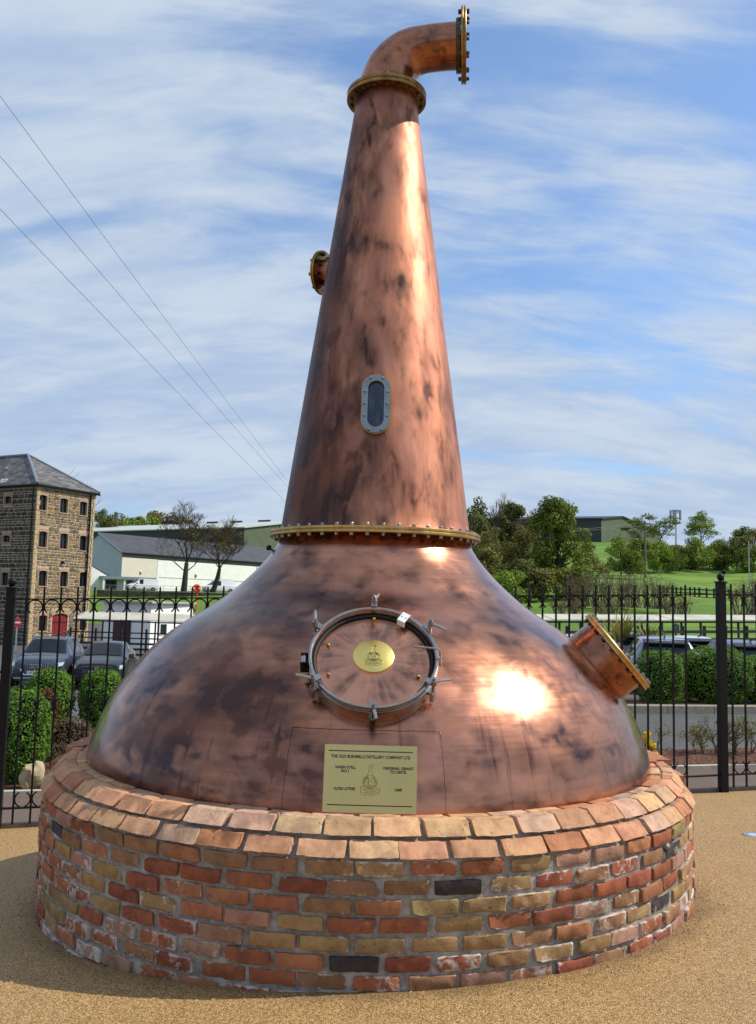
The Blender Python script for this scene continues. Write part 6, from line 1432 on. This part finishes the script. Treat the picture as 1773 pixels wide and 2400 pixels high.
# right-hand trees, near to far
def RT(kind, label, px, pb, pt, Y, w, leaf, n, ls, seed, **k):
    b = at(px, pb, Y); b = (b.x, b.y, b.z); h = tall(pt, px, Y, b); return blob_tree(kind, label, b, h, w, seed, leaf, n, ls, 'trees right of the still', **k)
RT('broadleaf_tree', 'large leafy green tree standing alone right of the still', 1305, 1402, 1166, 84, 6.6, 'leaf_green', 15000, .23, 71, low=.12, clumps=60, gap=.86)
RT('evergreen_tree', 'dark evergreen close against the copper neck', 1118, 1395, 1163, 92, 5.6, 'leaf_dark', 9000, .26, 72, low=.05, clumps=40)
RT('evergreen_tree', 'dark narrow conifer between the neck and the leafy tree', 1196, 1400, 1176, 92, 4.4, 'leaf_dark', 8000, .26, 73, low=.05, clumps=40)
RT('budding_tree', 'olive budding tree low beside the copper shoulder', 1160, 1400, 1235, 86, 5.4, 'leaf_olive', 7000, .2, 74, low=.05, clumps=40)
RT('budding_tree', 'brown green tree filling the gap left of the leafy tree', 1236, 1404, 1240, 88, 5.0, 'leaf_olive', 6000, .2, 75, low=.05, clumps=36)
RT('bright_bush', 'round yellow green bush at the copper shoulder line', 1192, 1402, 1345, 70, 3.6, 'leaf_bright', 4500, .16, 76, low=.0, clumps=26, cat='bush')
RT('budding_tree', 'brown olive tree right behind the leafy tree', 1378, 1400, 1262, 100, 4.6, 'leaf_olive', 4000, .2, 77, low=.05, clumps=28)
RT('bright_tree', 'fresh green tree on the slope below the hilltop shed', 1456, 1345, 1258, 118, 4.6, 'leaf_bright', 5000, .22, 78, low=.1, clumps=30)
RT('bright_tree', 'fresh green tree right of the wooden power pole', 1540, 1335, 1272, 135, 5.2, 'leaf_bright', 4500, .25, 79, low=.1, clumps=30)
RT('budding_tree', 'dark olive tree left of the wooden power pole', 1496, 1340, 1262, 128, 4.8, 'leaf_green', 4000, .24, 80, low=.1, clumps=28)
RT('field_tree', 'rounded light green tree in the field row, nearest the mast', 1632, 1334, 1262, 142, 5.6, 'leaf_bright', 4200, .24, 81, low=.2, clumps=26)
RT('field_tree', 'dark green tree in the field row, left of the rounded one', 1586, 1334, 1276, 144, 5.4, 'leaf_dark', 4000, .24, 82, low=.1, clumps=26)
RT('field_tree', 'green tree in the field row, right of the rounded one', 1686, 1336, 1268, 146, 5.0, 'leaf_green', 3600, .24, 83, low=.15, clumps=26)
RT('field_tree', 'dark tree in the field row near the slim grey pole', 1728, 1338, 1258, 146, 5.4, 'leaf_dark', 3600, .24, 84, low=.15, clumps=26)
RT('field_tree', 'olive tree at the right edge of the field row', 1766, 1338, 1240, 142, 5.8, 'leaf_olive', 4200, .24, 85, low=.2, clumps=28)
RT('field_tree', 'tall olive tree behind the slim grey pole', 1742, 1335, 1232, 152, 4.6, 'leaf_green', 3600, .26, 86, low=.25, clumps=24)
for i, (lab, px, pb, pt, Y, w, lf, n, low) in enumerate((
    ('dark olive tree at the foot of the evergreens, touching the still', 1128, 1402, 1290, 78, 4.6, 'leaf_olive', 5000, .02),
    ('dark bushy tree under the conifer left of the leafy tree', 1212, 1404, 1310, 80, 4.4, 'leaf_dark', 5000, .02),
    ('low olive bush at the trunk of the leafy tree', 1268, 1408, 1335, 78, 3.6, 'leaf_olive', 3600, .02),
    ('low green bush right of the trunk of the leafy tree', 1345, 1408, 1330, 80, 3.6, 'leaf_green', 3600, .02),
    ('bushy green tree between the fresh green tree and the power pole', 1482, 1345, 1290, 116, 3.8, 'leaf_green', 3600, .02),
    ('dark bushy tree in the gap before the mast', 1566, 1338, 1282, 138, 5.4, 'leaf_green', 4200, .02),
    ('olive bush filling the field row beside the rounded tree', 1610, 1338, 1288, 147, 5.4, 'leaf_olive', 3600, .02),
    ('dark bush filling the field row near its right end', 1706, 1340, 1286, 148, 6.0, 'leaf_green', 4200, .02),
    ('green bush closing the field row at the right edge', 1752, 1342, 1284, 140, 5.4, 'leaf_green', 4200, .02),
    ('olive bush closing the field row under the spreading tree', 1662, 1338, 1284, 150, 5.6, 'leaf_green', 3600, .02))):
    RT('hedgerow_tree', lab, px, pb, pt, Y, w, lf, n, .24, 300 + i, low=low, clumps=34)
# flat-topped trees on the crest and bare crowns
def CT(kind, label, px, pb, pt, Y, seed, **k):
    b = at(px, pb, Y); return tree(kind, label, (b.x, b.y, b.z), tall(pt, px, Y, b), seed, group='trees right of the still', **k)
CT('crest_tree', 'flat topped tree on the crest beside the hilltop shed', 1508, 1300, 1203, 190, 91, leaf='leaf_green', n=2600, lsize=.32, cl=1.1, spread=.6, levels=4, up=.2, squash=.5, trunk=.45, clumpn=34)
CT('crest_tree', 'forked flat topped tree just left of the mast', 1560, 1300, 1207, 186, 92, leaf='leaf_green', n=1500, lsize=.3, cl=.9, spread=.62, levels=4, up=.2, squash=.5, trunk=.45, clumpn=26)
CT('crest_tree', 'widest pale green spreading tree right of the mast', 1640, 1300, 1204, 180, 93, leaf='leaf_bright', n=3600, lsize=.3, cl=1.1, spread=.66, levels=4, up=.16, squash=.6, trunk=.36, clumpn=50)
CT('bare_tree', 'tall bare poplar behind the dark evergreens', 1166, 1390, 1152, 104, 94, spread=.30, levels=6, up=.55, trunk=.24, fork=3, r0=.16)
CT('bare_tree', 'second bare poplar left of the leafy tree', 1230, 1390, 1190, 106, 95, spread=.34, levels=6, up=.5, trunk=.26, fork=3, r0=.16)
CT('bare_tree', 'bare pale tree at the skyline right of the spreading tree', 1706, 1320, 1255, 170, 96, spread=.45, levels=4, up=.4, r0=.12)
CT('bare_tree', 'bare pale tree on the skyline at the right edge', 1758, 1320, 1245, 172, 97, spread=.45, levels=4, up=.4, r0=.12)
CT('bare_tree', 'bare tree standing in front of the hilltop shed', 1474, 1320, 1232, 160, 98, spread=.5, levels=4, up=.3, r0=.12)
# brown leafless scrub along the lawn
for i, (px, pb, pt, Y, w) in enumerate(((1352, 1412, 1335, 74, 3.6), (1402, 1412, 1326, 72, 3.4), (1446, 1414, 1330, 70, 3.4), (1492, 1416, 1322, 72, 3.6), (1540, 1418, 1340, 70, 3.2), (1752, 1430, 1350, 60, 3.0), (1330, 1440, 1396, 52, 2.4), (1430, 1445, 1400, 50, 2.6), (1585, 1440, 1392, 54, 2.4))):
    b = at(px, pb, Y); h = tall(pt, px, Y, b)
    lab = ('leafless scrub bush under the leafy tree', 'leafless scrub bush second from the leafy tree', 'leafless scrub bush third from the leafy tree', 'leafless scrub bush below the wooden power pole', 'leafless scrub bush at the edge of the bright field', 'leafless scrub bush beyond the right post', 'low brown bush behind the railing, left of the nozzle', 'low brown bush above the spiky flax', 'low brown bush above the green notice')[i]
    root = thing('scrub_bush', lab, 'bush', (b.x, b.y, b.z), 'leafless scrub bushes'); rr = random.Random(200 + i); m = MB(); tips = []
    for _ in range(46 if i < 6 else 34):
        a = rr.uniform(0, 2 * pi); e = sqrt(rr.random()); s = Vector((b.x + w * .30 * e * cos(a), b.y + w * .3 * e * sin(a), b.z - .3)); l = h * rr.uniform(.55, 1.02) * (1 - .35 * e * e)
        t = s + Vector((rr.gauss(0, .14) * l + .3 * e * cos(a), rr.gauss(0, .14) * l, l + .3)); mid = s.lerp(t, .5) + Vector((rr.gauss(0, .06) * l, 0, 0)); m.tube([s, mid, t], [.035, .024, .010], 3, cap=False); tips += [mid, t, s.lerp(t, .75)]
        for _ in range(3): q_ = mid.lerp(t, rr.uniform(0, .9)); r_ = q_ + Vector((rr.gauss(0, .2) * l, rr.gauss(0, .2) * l, rr.uniform(.05, .25) * l)); m.tube([q_, r_], [.016, .008], 3, cap=False); tips.append(r_)
    m.build('twigs', MAT['twig'], root); rs = np.random.RandomState(i); T = np.array([tuple(t) for t in tips]); k = 700; P = T[rs.choice(len(T), k)] + rs.normal(size=(k, 3)) * .12; nr = rs.normal(size=(k, 3)); nr /= np.linalg.norm(nr, axis=1)[:, None]
    place('buds', leaf_mesh('buds', P, nr, .10, rs, 'leaf_olive' if i % 2 else 'leaf_brown'), parent=root, kind='stuff')
# New Zealand flax: long strap leaves
for i, (px, pb, Y, hh, nb) in enumerate(((1452, 1500, 31.5, 1.35, 70), (1520, 1500, 31.0, 1.0, 45))):
    b = at(px, pb, Y); root = thing('flax_plant', ('tall spiky flax clump with yellowed leaves behind the parked cars', 'smaller spiky flax clump left of the green notice')[i], 'plant', (b.x, b.y, b.z - .3)); rr = random.Random(70 + i); m = MB()
    for _ in range(nb):
        a = rr.uniform(0, 2 * pi); o_ = Vector((cos(a), sin(a), 0)); L = hh * rr.uniform(.7, 1.15); s = Vector((b.x, b.y, b.z - .35)) + o_ * rr.uniform(0, .35); out = rr.uniform(.15, .75); w = Vector((-sin(a), cos(a), 0)) * .032; pts = []
        for t in (0, .35, .7, 1): pts.append(s + o_ * out * L * t * t + Vector((0, 0, L * (t - .30 * out * t * t * t))))
        vs = []
        for t, p in zip((1, 1, .75, .05), pts): vs += [p - w * t, p + w * t]
        k = rr.uniform(.6, 1.4); m.add(vs, [(0, 1, 3, 2), (2, 3, 5, 4), (4, 5, 7, 6)], (k * rr.uniform(.8, 1.2), k, k * .8))
    m.build('leaves', MAT['leaf_flax'], root, color=True)
# ------------------------------------------------------------------ poles, mast and wires
def pole(name, label, cat, px, pb, pt, Y, r, mat, arms=()):
    b = at(px, pb, Y); t = at(px, pt, Y); root = thing(name, label, cat, (b.x, b.y, b.z)); m = MB(); m.tube([Vector((b.x, b.y, b.z - .5)), Vector((b.x, b.y, t.z))], [r, r * .75], 8); m.build('pole', MAT[mat], root, smooth=True)
    for dz, w in arms: m = MB(); m.box((b.x, b.y, t.z - dz), (w, .12, .12)); m.build('cross_arm', MAT[mat], root)
    return root, Vector((b.x, b.y, t.z))
up_, utop = pole('power_pole', 'weathered wooden power pole with cross arm among the trees', 'pole', 1513, 1345, 1222, 118, .16, 'timber_grey', ((.3, 1.6), (1.6, .5)))
pole('slim_pole', 'slim grey pole in the field at the right edge', 'pole', 1757, 1372, 1268, 105, .08, 'galvanised')
lpole, ltop = pole('lamp_post', 'small black lamp post just above the right railing post', 'lamp post', 1697, 1392, 1342, 62, .05, 'black_iron'); m = MB(); m.lathe([(0.0, .25), (.03, .2), (.17, .12), (.13, -.12), (0.0, -.14)], 10, Matrix.Translation(ltop)); m.build('lantern', MAT['black_iron'], lpole)
ms, mt = pole('telecom_mast', 'grey telecom mast with panel antennas on the hill crest', 'mast', 1585, 1280, 1198, 215, .22, 'galvanised')
for k in range(5):
    a = 2 * pi * k / 5 + .4; m = MB(); m.box(mt + Vector((1.25 * cos(a), 1.25 * sin(a), -1.0)), (.34, .28, 2.4)); m.build('panel_antenna', MAT['galvanised'], ms)
for dz in (-.4, -1.7): m = MB(); m.lathe([(1.05, -.05), (1.2, -.05), (1.2, .05), (1.05, .05)], 16, Matrix.Translation(mt + Vector((0, 0, dz)))); m.build('head_frame', MAT['galvanised'], ms)
for k in range(3): a = 2 * pi * k / 3; m = MB(); m.tube([mt + Vector((0, 0, -1.7)), mt + Vector((1.15 * cos(a), 1.15 * sin(a), -1.7))], .06, 4); m.build('strut', MAT['galvanised'], ms)
m = MB(); m.lathe([(0.0, 0.0), (1.2, 0.0), (1.2, .2), (0.0, .2)], 14, Matrix.Translation(mt)); m.build('head_ring', MAT['galvanised'], ms)
def wire(label, a, b, sag, r, grp, n=24):
    m = MB(); m.tube([a.lerp(b, i / n) - Vector((0, 0, sag * 4 * (i / n) * (1 - i / n))) for i in range(n + 1)], r, 5); tag(m.build('overhead_wire', MAT['wire'], smooth='all'), label, 'wire', grp)
for i, (y0, x1, y1) in enumerate(((213, 690, 1140), (354, 690, 1150), (478, 690, 1188))):
    a = at(0, y0, 26); b = at(x1, y1, 70); d = a - b; wire(('uppermost overhead wire crossing the sky on the left', 'middle overhead wire crossing the sky on the left', 'lowest overhead wire crossing the sky on the left')[i], b - d * .6, a + d * .25, .3, .0085, 'overhead wires left of the neck')
for i, (y0, dx) in enumerate(((1226, -.7), (1231, .7))): a = at(1060, y0, 100); wire(('upper thin wire from the copper neck to the wooden pole', 'lower thin wire from the copper neck to the wooden pole')[i], a, utop + Vector((dx, 0, -.25 - .1 * i)), .8, .016, 'wires to the wooden pole')
wire('fine stay wire running down to the still shoulder from the warehouse', at(640, 1310, 143), at(585, 1355, 143), 0.0, .02, None)
